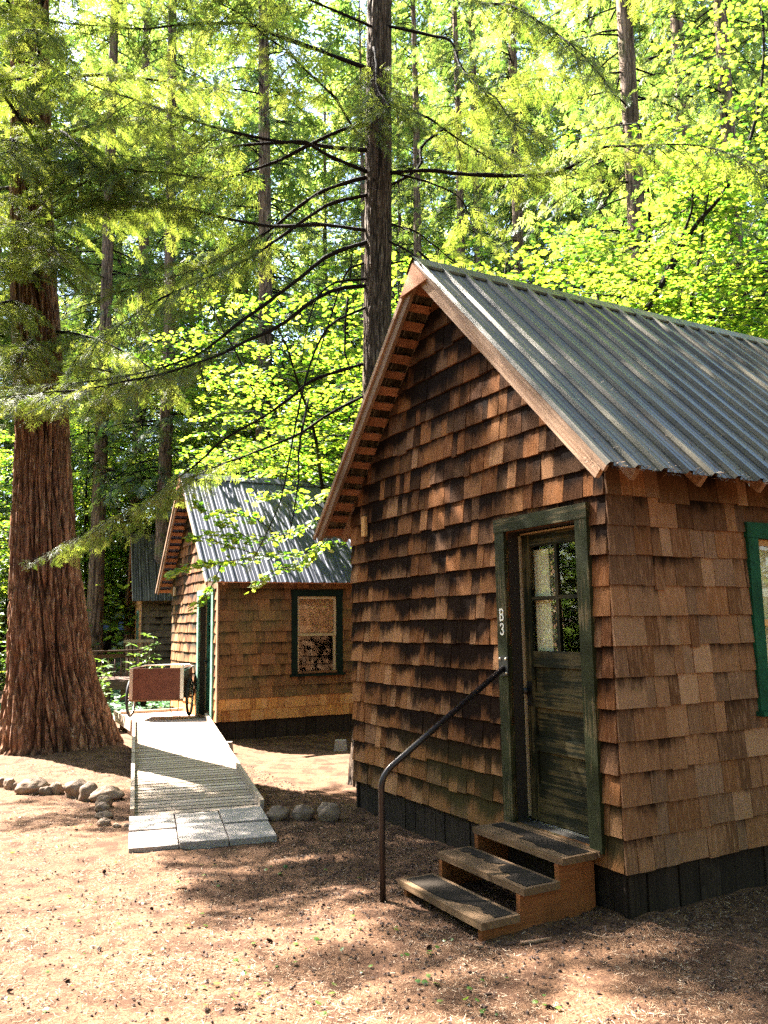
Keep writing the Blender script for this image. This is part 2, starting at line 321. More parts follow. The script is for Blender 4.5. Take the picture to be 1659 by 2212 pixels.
# ------------------------------------------------------------------ ground
BIG = gp(118, 1632)[:2]; BIG = np.array([BIG[0], BIG[1] + .4])
def gh(x, y):
    """height of the ground"""
    n = .05 * mn.noise(Vector((x * .45, y * .45, 0))) + .022 * mn.noise(Vector((x * 1.7, y * 1.7, 3)))
    d = math.hypot(x - BIG[0], y - BIG[1]); n += .16 * math.exp(-(d / 1.5) ** 2)
    n -= .15 * math.exp(-(((x + .9) / 2.4) ** 2 + ((y - 13.6) / 1.5) ** 2))
    far = max(0, math.hypot(x, y) - 24); n += .004 * far * (1 + mn.noise(Vector((x * .05, y * .05, 9))))
    return n - .02
def grid():
    xs = np.concatenate([-np.geomspace(900, 9.2, 34), np.arange(-9, 7, .07), np.geomspace(7, 900, 34)])
    ys = np.concatenate([-np.geomspace(900, 1.2, 26), np.arange(-1, 1.5, .3), np.arange(1.5, 19, .07), np.geomspace(19.1, 900, 36)])
    X, Y = np.meshgrid(xs, ys); Z = np.zeros_like(X)
    for i in range(X.shape[0]):
        for j in range(X.shape[1]):
            x, y = X[i, j], Y[i, j]; z = gh(x, y)
            if -9 < x < 7 and 1 < y < 19:
                mul = math.exp(-((x - .1) / 1.3) ** 2 - ((y - 7.2) / 2.0) ** 2); z += .03 * mul * max(-.3, mn.noise(Vector((x * 13, y * 13, 21))))
                z += .014 * mn.noise(Vector((x * 9, y * 9, 1))) + .012 * mn.noise(Vector((x * 23, y * 23, 2))) * (1 + mn.noise(Vector((x, y, 7))))
            Z[i, j] = z
    n, m = X.shape; idx = np.arange(n * m).reshape(n, m)
    Fc = np.stack([idx[:-1, :-1], idx[:-1, 1:], idx[1:, 1:], idx[1:, :-1]], -1).reshape(-1, 4)
    o = arr_mesh('ground', np.stack([X, Y, Z], -1).reshape(-1, 3), Fc, M['ground'], smooth=True); tag(o, kind='structure')
grid()

# ------------------------------------------------------------------ cabins
def subtract(r, h):
    u0, u1, z0, z1 = r; a0, a1, b0, b1 = h
    if u1 <= a0 or u0 >= a1 or z1 <= b0 or z0 >= b1: return [r]
    out = []
    if u0 < a0: out.append((u0, a0, z0, z1))
    if u1 > a1: out.append((a1, u1, z0, z1))
    m0, m1 = max(u0, a0), min(u1, a1)
    if z0 < b0: out.append((m0, m1, z0, b0))
    if z1 > b1: out.append((m0, m1, b1, z1))
    return out
def clip(poly, a, b, c):
    out = []; n = len(poly)
    for i in range(n):
        p, q = poly[i], poly[(i + 1) % n]; dp = a * p[0] + b * p[1] - c; dq = a * q[0] + b * q[1] - c
        if dp <= 0: out.append(p)
        if dp * dq < 0: t = dp / (dp - dq); out.append((p[0] + t * (q[0] - p[0]), p[1] + t * (q[1] - p[1])))
    return out
def shingles(to3, U0, U1, z0, z1, holes, planes=(), expo=.2, t=.02, jit=.006, wmin=.07, wmax=.26, mi=lambda k: 0, seed=1, butt=None):
    """courses of split shingles; to3(u, z, out) maps to the cabin's frame"""
    rd = random.Random(seed); mb = MB(); k = 0; z = z0
    while z < z1:
        u = U0 - .0
        cw = rd.uniform(-.004, .004)
        while u < U1 - .001:
            w = rd.uniform(wmin, wmax) if rd.random() > .25 else rd.uniform(wmin, wmin * 1.7)
            ue = min(u + w, U1)
            if U1 - ue < .04: ue = U1
            zb = z + rd.uniform(-jit, jit) + cw + (rd.uniform(-.03, 0) if rd.random() < .03 else 0); zt = min(z + expo * 1.14, z1 + .02); rnd = (rd.random(), rd.random(), rd.random())
            gap = rd.uniform(.001, .0035); thick = t * rd.uniform(.7, 1.2)
            rects = [(u + gap, ue - gap, zb, zt)]
            for h in holes: rects = [q for r in rects for q in subtract(r, h)]
            for (a, b, c, d) in rects:
                if b - a < .008 or d - c < .01: continue
                poly = [(a, c), (b, c), (b, d), (a, d)]
                for pl in planes: poly = clip(poly, *pl) if poly else poly
                if len(poly) < 3: continue
                f = lambda zz: thick - (thick - .003) * max(0, (zz - zb)) / (expo * 1.14)
                n = len(poly); vs = [to3(p[0], p[1], f(p[1])) for p in poly] + [to3(p[0], p[1], 0.) for p in poly]
                uv = [(p[0], (p[1] - zb) / expo) for p in poly] * 2
                fs = [tuple(range(n))] + [(i, i + n, (i + 1) % n + n, (i + 1) % n) for i in range(n)]
                mb.add(vs, fs, uv, rnd, mi(k))
            u = ue
        z += expo; k += 1
    return mb
def wall_core(to3, U0, U1, z0, z1, holes, planes, thick=.09):
    mb = MB(); rects = [(U0, U1, z0, z1)]
    for h in holes: rects = [q for r in rects for q in subtract(r, h)]
    for (a, b, c, d) in rects:
        poly = [(a, c), (b, c), (b, d), (a, d)]
        for pl in planes: poly = clip(poly, *pl) if poly else poly
        if len(poly) < 3: continue
        n = len(poly); vs = [to3(p[0], p[1], -.002) for p in poly] + [to3(p[0], p[1], -thick) for p in poly]
        mb.add(vs, [tuple(range(n)), tuple(range(n, 2 * n))[::-1]] + [(i, i + n, (i + 1) % n + n, (i + 1) % n) for i in range(n)])
    return mb
def join(a, b):
    k = len(a.v); a.v += b.v; a.f += [tuple(i + k for i in f) for f in b.f]; a.uv += b.uv; a.r += b.r; a.m += [m + 90 for m in b.m]; a.sm += b.sm
    return a

def cabin(loc, rz, label, W=3.728, L=5.6, zr=4.947, ze=2.735, e=.327, o=.31, zs=.263, mats=None, door=(.161, 1.184, .366, 2.591), win=None, detail=True,
          trim='green', dleaf='door', wtrim='teal', sash='sash', roof='roof', expo=.2, seed=3, newrows=0, stoop=True):
    g_m, s_m = mats; root = empty('cabin', loc, rz, label=label, cat='cabin')
    k = (zr - ze) / (W / 2 + e); sl = math.atan(k); nrm = (-math.sin(sl), math.cos(sl)); zu = lambda u, d=0.: zr - abs(u - W / 2) * k - d
    top = .085 / math.cos(sl)
    planes = [(k, 1, zr - top + k * W / 2), (-k, 1, zr - top - k * W / 2)]          # z <= zr - top - k|u - W/2|
    fr = lambda u, z, d: (-d, u, z); nr = lambda u, z, d: (u, -d, z); bk = lambda u, z, d: (L + d, u, z); fa = lambda u, z, d: (u, W + d, z)
    d0, d1, db, dt = door; tw = .115; dh = [(d0 + tw, d1 - tw, db, dt - .105)]
    zw = zr - top - k * W / 2
    mi = (lambda q: 1 if q < newrows else 0)
    allm = lambda a: [M[a], M['new']] 
    # walls
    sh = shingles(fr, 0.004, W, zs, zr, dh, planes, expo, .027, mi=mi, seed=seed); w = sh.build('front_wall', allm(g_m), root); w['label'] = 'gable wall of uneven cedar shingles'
    wall_core(fr, 0, W, zs, zr, dh, planes).build('sheathing', M['dark'], w)
    wh = [(win[0] + .1, win[1] - .1, win[2] + .05, win[3] - .1)] if win else []
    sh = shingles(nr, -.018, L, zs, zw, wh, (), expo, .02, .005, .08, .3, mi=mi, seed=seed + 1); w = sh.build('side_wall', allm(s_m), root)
    wall_core(nr, .09, L - .09, zs, zw, wh, ()).build('sheathing', M['dark'], w)
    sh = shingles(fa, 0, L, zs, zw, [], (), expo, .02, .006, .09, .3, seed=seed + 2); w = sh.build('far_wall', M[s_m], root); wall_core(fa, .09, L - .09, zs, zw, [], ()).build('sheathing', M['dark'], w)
    w = wall_core(bk, 0, W, zs, zr, [], planes).build('back_wall', M['side2'], root)
    MB().box(.09, L - .09, .09, W - .09, zs + .03, zs + .1).build('cabin_floor', M['floorin'], root)
    # skirt boards below the siding
    mb = MB(); rd = random.Random(seed)
    for (axis, length, off) in ((0, W, -1), (1, L, -1), (1, L, 1), (0, W, 1)):
        u = 0
        while u < length:
            wd = rd.uniform(.13, .2); g = rd.uniform(.004, .012); a, b = u + g, min(u + wd, length); dp = rd.uniform(.0, .012)
            if axis == 0: x0, x1 = (.03 - dp, .05) if off < 0 else (L - .05, L - .03 + dp); mb.box(x0, x1, a, b, -.3, zs - .004, ax=2)
            else: y0, y1 = (.03 - dp, .05) if off < 0 else (W - .05, W - .03 + dp); mb.box(a, b, y0, y1, -.3, zs - .004, ax=2)
            u += wd
    mb.build('skirting', M['skirt'], root)
    # roof: ribbed sheets
    rf = None; per = .23; rh = .027 if detail else .014; prof = [(0, 0), (.014, rh), (.044, rh), (.058, 0), (.098, 0), (.106, .005), (.114, 0), (.158, 0), (.166, .005), (.174, 0)]
    xs = []; x = -o
    while x < L + o:
        for (a, h) in prof:
            if x + a <= L + o: xs.append((x + a, h))
        x += per
    Ls = (W / 2 + e) / math.cos(sl); mb = MB()
    for side in (-1, 1):
        vs = []; fs = []; uv = []; nrow = 14; rows = [q / (nrow - 1) for q in range(nrow)]
        for i, t in enumerate(rows):
            for (xx, h) in xs:
                d = t * Ls; hh = h + (.004 * mn.noise(Vector((xx * 2, d * 1.4, side * 7.)))); y = W / 2 + side * (d * math.cos(sl)); z = zr - d * math.sin(sl)
                vs.append((xx, y + side * math.sin(sl) * hh, z + math.cos(sl) * hh)); uv.append((xx, d))
        nn = len(xs)
        for i in range(nrow - 1):
            for j in range(nn - 1):
                q = (i * nn + j, i * nn + j + 1, (i + 1) * nn + j + 1, (i + 1) * nn + j); fs.append(q if side < 0 else q[::-1])
        b = len(vs); mb.add(vs, fs, uv)
        mb.add([(p[0], p[1] - side * math.sin(sl) * .0015, p[2] - math.cos(sl) * .0015) for p in vs], [f[::-1] for f in fs], uv)
    rf = mb.build('roof', M[roof], root)
    # screws
    if detail:
        mb = MB()
        for side in (-1,):
            for dd in np.arange(.25, Ls, .62):
                for xx in np.arange(-o + .08, L + o, per):
                    y = W / 2 + side * (dd * math.cos(sl)); z = zr - dd * math.sin(sl); n_ = Vector((0, side * math.sin(sl), math.cos(sl))); c = Vector((xx, y, z)) + n_ * .001
                    mb.tube([c, c + n_ * .006], .006, 5)
        tag(mb.build('screws', M['skirt'], rf), kind='stuff')
    # ridge cap
    mb = MB(); cw = .16
    for side in (-1, 1):
        a = (W / 2, zr + .034); b = (W / 2 + side * cw * math.cos(sl), zr + .034 - cw * math.sin(sl)); c = (b[0] - side * .004, b[1] - .016)
        pts = [a, b, c]; vs = []
        for (y, z) in pts:
            vs += [(-o - .012, y, z), (L + o + .012, y, z)]
        f = [(0, 1, 3, 2), (2, 3, 5, 4)]; mb.add(vs, [q if side > 0 else q[::-1] for q in f])
        mb.add([(v[0], v[1], v[2] - .003) for v in vs], [q[::-1] if side > 0 else q for q in f])
    mb.build('ridge_cap', M[roof], rf)
    # sheathing boards seen under the overhang
    mb = MB(); rd = random.Random(seed + 9)
    def slope_box(side, x0, x1, s0, s1, n0, n1, rnd=None, mbx=None, ax=0):
        """box between slope distances s0..s1 from the ridge, n0..n1 below the metal"""
        P = lambda s_, n_: (W / 2 + side * (s_ * math.cos(sl) - n_ * math.sin(sl)), zr - s_ * math.sin(sl) - n_ * math.cos(sl))
        A, B, Cc, D = P(s0, n0), P(s1, n0), P(s1, n1), P(s0, n1); o_ = random.random() * 5
        vs = [(x0, *A), (x0, *B), (x0, *Cc), (x0, *D), (x1, *A), (x1, *B), (x1, *Cc), (x1, *D)]
        ss = [s0, s1, s1, s0] * 2; ns = [n0, n0, n1, n1] * 2
        uv = [((ns[i] + (ss[i] if ax == 0 else v[0])) + o_, (v[0] if ax == 0 else ss[i]) + o_) for i, v in enumerate(vs)]
        fs = [(0, 1, 2, 3), (7, 6, 5, 4), (0, 4, 5, 1), (1, 5, 6, 2), (2, 6, 7, 3), (3, 7, 4, 0)]
        (mbx or mb).add(vs, fs if side > 0 else [f[::-1] for f in fs], uv, rnd)
    for side in (-1, 1):
        s_ = .03
        while s_ < Ls - .06:
            wd = rd.uniform(.075, .1)
            slope_box(side, -o + .045 + rd.uniform(-.004, .004), .06, s_, min(s_ + wd, Ls - .005), .004, .028); slope_box(side, .0601, L + o - .05, s_, min(s_ + wd, Ls - .005), .004, .028)
            s_ += rd.uniform(.165, .18)
    mb.build('roof_sheathing', M['batten'], rf)
    for side in (-1, 1):
        for xx in ((-o, -o + .022), (L + o - .022, L + o)):
            b1 = MB(); slope_box(side, xx[0] - .0, xx[1], .02, Ls + .0, .003, .045, None, b1, 1); b1.build('fascia_board', M['rake'], root)
            b1 = MB(); sg = 1 if xx[0] < 0 else -1; xa = xx[0] + sg * .0235; slope_box(side, min(xa, xa + sg * .034), max(xa, xa + sg * .034), .06, Ls - .05, .031, .13, None, b1, 1); b1.build('rafter', M['rake'], root)
    # gusset at the peak
    mb = MB(); gy = .23; yy0, yy1 = W / 2 - gy, W / 2 + gy; x0, x1 = -o - .014, -o - .002
    tri = [(yy0, zr - gy * k - .03), (yy1, zr - gy * k - .03), (W / 2, zr - .03)]
    mb.add([(x0, *p) for p in tri] + [(x1, *p) for p in tri], [(0, 2, 1), (3, 4, 5), (0, 1, 4, 3), (1, 2, 5, 4), (2, 0, 3, 5)], [(p[0], p[1]) for p in tri] * 2)
    mb.build('peak_board', M['batten'], root)
    # rafter tails
    for side in (-1, 1):
        for xx in np.arange(.0, L - .1, .61):
            b1 = MB(); slope_box(side, xx + .0, xx + .04, (W / 2 - .05) / math.cos(sl), Ls - .05, .031, .12, None, b1, 1); b1.build('rafter_tail', M['rake'], root)
    # door
    fm = M[trim]; D = empty('door_frame', (0, 0, 0)); D.parent = root
    t0 = .044
    MB().box(-t0, .0, d0, d0 + tw, db - .02, dt - .105, ax=2).build('door_trim', fm, D); MB().box(-t0, .0, d1 - tw, d1, db - .02, dt - .105, ax=2).build('door_trim', fm, D)
    MB().box(-t0 - .004, .0, d0 - .005, d1 + .005, dt - .103, dt, ax=1).build('door_trim', fm, D)
    mb = MB(); mb.box(.001, .17, d0 + tw - .02, d0 + tw - .002, db, dt - .085, ax=2).box(.001, .17, d1 - tw + .002, d1 - tw + .02, db, dt - .085, ax=2).box(.001, .17, d0 + tw - .002, d1 - tw + .002, dt - .104, dt - .085, ax=1)
    mb.build('door_jamb', M['jamb'], D)
    mb = MB(); mb.box(.095, .11, d1 - tw - .022, d1 - tw - .002, db + .03, dt - .13, ax=2).box(.095, .108, d0 + tw, d1 - tw - .025, dt - .127, dt - .115, ax=1); mb.build('weather_strip', M['cream'], D)
    mb = MB(); mb.box(-.05, .17, d0 + .02, d1 - .02, db - .045, db - .006, ax=1); mb.build('threshold', M['step'], D)
    MB().box(.1, .125, d0 + tw, d1 - tw, db - .004, db + .008, ax=1).build('sill_strip', M['alu'], D)
    l0, l1, lb, lt = d0 + tw + .006, d1 - tw - .01, db + .012, dt - .12; hh = lt - lb; X0, X1 = .112, .15
    lf = MB(); st = .1
    lf.box(X0, X1, l0, l0 + st, lb, lt, ax=2).box(X0, X1, l1 - st, l1, lb, lt, ax=2)
    zf = lambda f: lb + hh * f
    for (a, b) in ((0, .125), (.235, .285), (.385, .435), (.525, .58), (.95, 1.)): lf.box(X0 + .001, X1 - .001, l0 + st, l1 - st, zf(a), zf(b), ax=1)
    for (a, b) in ((.125, .235), (.285, .385), (.435, .525)): lf.box(X0 + .022, X1 - .006, l0 + st, l1 - st, zf(a), zf(b), ax=1)
    lm = (l0 + l1) / 2; zm = zf(.765)
    lf.box(X0 + .004, X1 - .004, lm - .014, lm + .014, zf(.58), zf(.95), ax=2).box(X0 + .005, X1 - .005, l0 + st, lm - .014, zm - .014, zm + .014, ax=1).box(X0 + .005, X1 - .005, lm + .014, l1 - st, zm - .014, zm + .014, ax=1)
    dr = lf.build('door', M[dleaf], root)
    for (a, b, c, d) in ((l0 + st, lm - .014, zf(.58), zm - .014), (lm + .014, l1 - st, zf(.58), zm - .014), (l0 + st, lm - .014, zm + .014, zf(.95)), (lm + .014, l1 - st, zm + .014, zf(.95))):
        MB().box(X0 + .017, X0 + .021, a, b, c, d).build('pane', M['glass'], dr)
    mb = MB(); kz = zf(.44); ky = l1 - .045; mb.tube([(X0, ky, kz), (X0 - .02, ky, kz), (X0 - .035, ky, kz), (X0 - .06, ky, kz)], [.012, .01, .026, .02], 12); mb.box(X0 - .006, X0, ky - .024, ky + .024, kz - .11, kz + .07); mb.build('handle', M['plate'], dr)
    if detail:
        mb = MB()
        
        # curtain gathered at the door glass
        vs = []; fs = []; n = 40
        for i in range(n + 1):
            y = lm + .0 + (l1 - .03 - lm) * i / n; wv = .007 * math.sin(i * 1.1) + .004 * math.sin(i * 2.7)
            vs += [(X0 + .055 + wv, y, zf(.56)), (X0 + .055 + wv * .6, y + .012, zf(.94))]
        for i in range(n): fs.append((2 * i, 2 * i + 2, 2 * i + 3, 2 * i + 1))
        n2 = int(n * .36)
        m1 = MB(); m1.add(vs, fs[n2:], smooth=True); m1.build('curtain', M['curtain'], root)
        m1 = MB(); m1.add(vs, fs[:n2], smooth=True); m1.build('floral_curtain', M['floral'], root)
    # window on the near side
    if win:
        a0, a1, b0, b1 = win; Wn = empty('window', (0, 0, 0)); Wn.parent = root; tm = M[wtrim]
        t1 = .034
        mb = MB(); mb.box(a0, a0 + .11, -t1, -.002, b0, b1 - .115, ax=2).box(a1 - .11, a1, -t1, -.002, b0, b1 - .115, ax=2).box(a0 - .01, a1 + .01, -t1 - .004, -.002, b1 - .113, b1, ax=0); mb.build('window_trim', tm, Wn)
        MB().box(a0 - .03, a1 + .03, -.075, .02, b0 - .035, b0 - .002, ax=0).build('sill', tm, Wn)
        i0, i1, j0, j1 = a0 + .112, a1 - .112, b0 + .004, b1 - .118; mid = (j0 + j1) / 2; fwd = .045
        sm = M[sash]
        for (c0, c1, yy) in ((j0, mid + .02, .04), (mid - .02, j1, .012)):
            mb = MB(); mb.box(i0, i0 + fwd, yy, yy + .028, c0, c1, ax=2).box(i1 - fwd, i1, yy, yy + .028, c0, c1, ax=2).box(i0 + fwd, i1 - fwd, yy + .001, yy + .027, c0, c0 + fwd, ax=0).box(i0 + fwd, i1 - fwd, yy + .001, yy + .027, c1 - fwd, c1, ax=0); mb.build('sash', sm, Wn)
            MB().box(i0 + fwd, i1 - fwd, yy + .012, yy + .016, c0 + fwd, c1 - fwd).build('pane', M['glass'], Wn)
        mb = MB(); mb.box(i0 - .015, i0 - .001, -.001, .1, j0, j1, ax=2).box(i1 + .001, i1 + .015, -.001, .1, j0, j1, ax=2).box(i0, i1, -.001, .1, j1 + .001, j1 + .014, ax=0); mb.build('window_jamb', M['jamb'], Wn)
        vs = []; fs = []; n = 50
        for i in range(n + 1):
            x = i0 + (i1 - i0) * i / n; wv = .014 * math.sin(i * 1.3); vs += [(x, .13 + wv, mid + .0 if not detail else j0 - .02), (x, .13 + wv * .7, j1 + .02)]
        for i in range(n): fs.append((2 * i, 2 * i + 2, 2 * i + 3, 2 * i + 1))
        m1 = MB(); m1.add(vs, fs, smooth=True); m1.build('curtain', M['curtain'], root) if detail else MB().box(i0 + .01, i1 - .01, .05, .055, mid + .02, j1 - .01).build('blind', M['blind'], root)
    # corner boards
    if not detail: MB().box(-.03, -.001, -.034, .05, zs, zw, ax=2).build('corner_board', M['rake'], root)
    return root

A1 = math.pi / 2 - 1.0681; C1 = (1.4594, 5.2877, 0)
cab1 = cabin(C1, A1, 'shingled cabin with steps, olive door and ribbed metal roof, nearest on the right', mats=('gable', 'side'), win=(1.318, 2.36, 1.16, 2.5), expo=.197)
A2 = math.pi / 2 - 1.108; C2 = (-2.84, 14.036, -.04)
cab2 = cabin(C2, A2, 'middle shingled cabin with blue grey roof, green window frame and a ramp to its door', W=3.643, zr=4.775, ze=2.6, door=(.239, 1.36, .298, 2.52), win=(1.304, 2.284, 1.0, 2.485), mats=('gable2', 'side2'),
             detail=False, trim='palegreen', dleaf='door2', wtrim='bottle', sash='sash2', roof='roof2', expo=.187, seed=21, newrows=2, L=5.2)
A3 = math.pi / 2 - 1.2256; C3 = (-7.307, 24.747, -.12)
cab3 = cabin(C3, A3, 'farthest shingled cabin of the row, half hidden behind the middle cabin', mats=('new', 'grey'), detail=False, trim='palegreen', dleaf='door2', roof='roof', seed=41, L=4.2, door=(1.3, 2.3, .366, 2.5))
# distant cabin
A4 = A3 - .25; p4 = atd(216, 1420, 44); C4 = (p4[0] - .4, p4[1], 0)
r4 = empty('distant_cabin', C4, A4, label='tiny far cabin with striped metal roof seen past the big trunk', cat='cabin')
MB().box(.3, 5, .3, 4, -.3, 2.0, ax=2).build('wall', M['side2'], r4)
mb = MB()
for side in (-1, 1):
    for xx in np.arange(0, 5.3, .4):
        y0, y1 = 2.15, 2.15 + side * 2.2
        vs = [(xx, y0, 3.4), (xx + .37, y0, 3.4), (xx + .37, y1, 1.8), (xx, y1, 1.8)]; mb.add(vs + [(v[0], v[1], v[2] - .05) for v in vs], [(0, 1, 2, 3), (7, 6, 5, 4), (0, 4, 5, 1), (1, 5, 6, 2), (2, 6, 7, 3), (3, 7, 4, 0)])
        mb.beam((xx + .385, y0, 3.43), (xx + .385, y1, 1.83), .03, .05)
mb.build('roof', M['roof2'], r4)

def inC(root, p):
    m = Matrix.Translation(root.location) @ Matrix.Rotation(root.rotation_euler.z, 4, 'Z'); return m @ Vector(p)

# writing on the near cabin's door trim (stencilled B over 3)
def strokes(name, segs, loc, w, parent, mat=M['white'], t=.0015):
    mb = MB()
    for pts in segs:
        for a, b in zip(pts[:-1], pts[1:]):
            dx, dz = b[0] - a[0], b[1] - a[1]; L_ = math.hypot(dx, dz) or 1; ex, ez = dx / L_ * w * .18, dz / L_ * w * .18; nx, nz = -dz / L_ * w / 2, dx / L_ * w / 2
            q = [(a[0] - ex + nx, a[1] - ez + nz), (b[0] + ex + nx, b[1] + ez + nz), (b[0] + ex - nx, b[1] + ez - nz), (a[0] - ex - nx, a[1] - ez - nz)]
            # u axis points left on the wall, so letters' x is mirrored
            vs = [(loc[0], loc[1] - p[0], loc[2] + p[1]) for p in q] + [(loc[0] - t, loc[1] - p[0], loc[2] + p[1]) for p in q]
            mb.add(vs, [(0, 1, 2, 3), (4, 7, 6, 5), (0, 4, 5, 1), (1, 5, 6, 2), (2, 6, 7, 3), (3, 7, 4, 0)]); t += .00006
    return mb.build(name, mat, parent)
h = .083
Bs = [[(.006, 0), (.006, h)], [(.0, h), (.030, h)], [(0, 0), (.032, 0)], [(.030, h), (.040, h * .92), (.042, h * .75), (.036, h * .57), (.028, h * .52)], [(.028, h * .52), (.040, h * .42), (.044, h * .24), (.040, h * .07), (.032, 0)], [(.012, h * .52), (.028, h * .52)]]
S3 = [[(.0, h * .78), (.004, h * .92), (.014, h)], [(.020, h), (.032, h * .95), (.036, h * .78), (.030, h * .6), (.016, h * .52)], [(.016, h * .52), (.032, h * .42), (.037, h * .22), (.030, h * .05), (.021, 0)], [(.015, 0), (.005, h * .06), (0, h * .22)]]
strokes('letter', Bs, (-.0445, 1.148, 1.822), .011, cab1); strokes('number', S3, (-.0445, 1.143, 1.713), .010, cab1)
# small number plate on the middle cabin's door trim
strokes('letter', [[(.0, 0), (0, .07)], [(0, .07), (.035, .06), (.035, .04), (0, .035)], [(0, .035), (.035, .03), (.035, .005), (0, 0)]], (-.0455, 1.33, 1.95), .012, cab2)
strokes('number', [[(.0, .055), (.012, .07), (.03, .065), (.03, .045), (0, 0), (.036, 0)]], (-.0455, 1.33, 1.83), .012, cab2)
# small wooden wall lamp cover / tag
p = MB(); p.box(-.055, -.021, 3.345, 3.415, 2.69, 2.89, ax=2); o_ = p.build('wall_plaque', M['sash'], cab1)
p = MB(); p.box(-.055, -.021, 3.3, 3.36, 2.5, 2.68, ax=2); p.build('wall_plaque', M['sash2'], cab2)

# steps
def ragged(mb, x0, x1, y0, y1, z, seed, worn):
    rd = random.Random(seed); n = 60; vs = []; 
    for i in range(n + 1):
        y = y0 + (y1 - y0) * i / n; nz = mn.noise(Vector((y * 7, seed, 0))) * .5 + mn.noise(Vector((y * 23, seed, 4))) * .25
        wfac = worn(i / n); xa = x0 + (x1 - x0) * max(0, min(.92, wfac + nz * wfac * 1.2)); vs += [(xa, y, z), (x1 - .006 * abs(nz), y, z)]
    mb.add(vs, [(2 * i, 2 * i + 1, 2 * i + 3, 2 * i + 2) for i in range(n)])
    mb.add([(v[0], v[1], v[2] - .003) for v in vs], [(2 * i, 2 * i + 2, 2 * i + 3, 2 * i + 1) for i in range(n)])
st = empty('entrance_steps', inC(cab1, (0, 0, 0)), A1, label='three wooden steps with worn black grip strips below the olive door', cat='steps')
treads = [(-.955, -.675, .085), (-.64, -.36, .222), (-.335, -.052, .352)]
worn = [lambda t: .05 if t > .55 else .3 + .25 * math.sin(t * 9), lambda t: .05 if t < .25 else .62 if t > .45 else .35, lambda t: .2 + .35 * (t > .55)]
for k, (x0, x1, z) in enumerate(treads):
    t = MB(); t.box(x0, x1, .2, 1.17, z - .042, z, ax=1); tr = t.build('tread', M['step'], st)
    t = MB(); ragged(t, x0 + .03, x1 - .03, .23, 1.14, z + .0035, k * 3 + 2, worn[k]); t.build('grip_strip', M['grit'], tr)
for y in (.235, 1.10):
    t = MB(); prof = [(-.93, -.08), (-.93, .04), (-.645, .04), (-.645, .178), (-.34, .178), (-.34, .308), (-.052, .308), (-.052, .02), (-.3, -.08)]
    n = len(prof); t.add([(p_[0], y, p_[1]) for p_ in prof] + [(p_[0], y + .04, p_[1]) for p_ in prof], [tuple(range(n)), tuple(range(n, 2 * n))[::-1]] + [(i, i + n, (i + 1) % n + n, (i + 1) % n) for i in range(n)], [(p_[1], p_[0]) for p_ in prof] * 2)
    t.build('stringer', M['stringer'], st)
t = MB(); t.box(-.09, -.052, .3, 1.08, -.05, .28, ax=1); t.build('back_board', M['skirt'], st)

# hand rail
hr = empty('handrail', inC(cab1, (-1.097, 1.13, 0)), A1, label='dark bent steel pipe handrail beside the wooden steps', cat='handrail')
pts = [(0, 0, -.1), (0, 0, .4), (0, 0, .70)]
a = Vector((0, 0, .70)); d2 = Vector((1.04, 0, .655)).normalized(); cpt = Vector((0, 0, .79))
for i in range(1, 9):
    t = i / 8; pts.append(tuple((1 - t) ** 2 * a + 2 * t * (1 - t) * cpt + t * t * (cpt + d2 * .11)))
pts.append((1.046, -.02, 1.468))
MB().tube(pts, .021, 14).build('pipe', M['steel'], hr)
mb = MB(); mb.box(1.042, 1.052, -.075, .035, 1.41, 1.555); br = mb.build('bracket', M['plate'], hr)
for (y, z) in ((-.055, 1.535), (.015, 1.535), (-.055, 1.43), (.015, 1.43)):
    MB().tube([(1.043, y, z), (1.034, y, z)], [.011, .009], 10).build('bolt', M['bolt'], br)

# ramp and deck of the middle cabin
ZD = .25
TL, TR = np.array([-4.26, 14.10]), np.array([-3.13, 14.48]); BL, BR = np.array([-2.44, 8.10]), np.array([-1.25, 8.42])
rp = empty('wooden_ramp', ((BL[0] + BR[0]) / 2, (BL[1] + BR[1]) / 2, 0), 0, label='pale plank ramp with low side boards leading up to the middle cabin', cat='ramp')
o3 = Vector(rp.location)
def rp_pt(s_, t, dz=0.):
    """s across 0..1, t along 0 (bottom)..1 (top)"""
    a = BL + (TL - BL) * t; b = BR + (TR - BR) * t; q = a + (b - a) * s_; z = .03 + (ZD - .03) * t
    return Vector((q[0], q[1], z + dz)) - o3
mb = MB(); n = 46
for i in range(n):
    t0_, t1_ = i / n + .0012, (i + 1) / n - .0014; dz = random.uniform(-.0015, .0015)
    c = [rp_pt(.0, t0_, dz), rp_pt(1., t0_, dz), rp_pt(1., t1_, dz), rp_pt(.0, t1_, dz)]; lo = [v - Vector((0, 0, .03)) for v in c]; off = random.random() * 7
    uv = [(0, off), (0, off + 1.2), (.13, off + 1.2), (.13, off)]
    mb.add(c + lo, [(0, 1, 2, 3), (7, 6, 5, 4), (0, 4, 5, 1), (1, 5, 6, 2), (2, 6, 7, 3), (3, 7, 4, 0)], uv * 2)
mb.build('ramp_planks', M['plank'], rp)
for s_ in (0., 1.):
    for (ta, tb, h_) in ((0., .47, .0), (.472, 1., .012)):
        mb = MB(); a = rp_pt(s_, ta, .028 + h_); b = rp_pt(s_, tb, .028 + h_); mb.beam(a, b, .04, .09); mb.build('kerb_board', M['deck'], rp)
for s_ in (.03, .97):
    mb = MB(); mb.beam(rp_pt(s_, .12, -.1), rp_pt(s_, 1., -.1), .04, .12); mb.build('ramp_joist', M['skirt'], rp)
dk = empty('wooden_deck', inC(cab2, (-.65, 1.5, 0)), A2, label='small plank landing in front of the middle cabin, under the cart', cat='deck')
mb = MB(); y = .60; x0, x1 = -1.27 + .65, -.03 + .65
i = 0
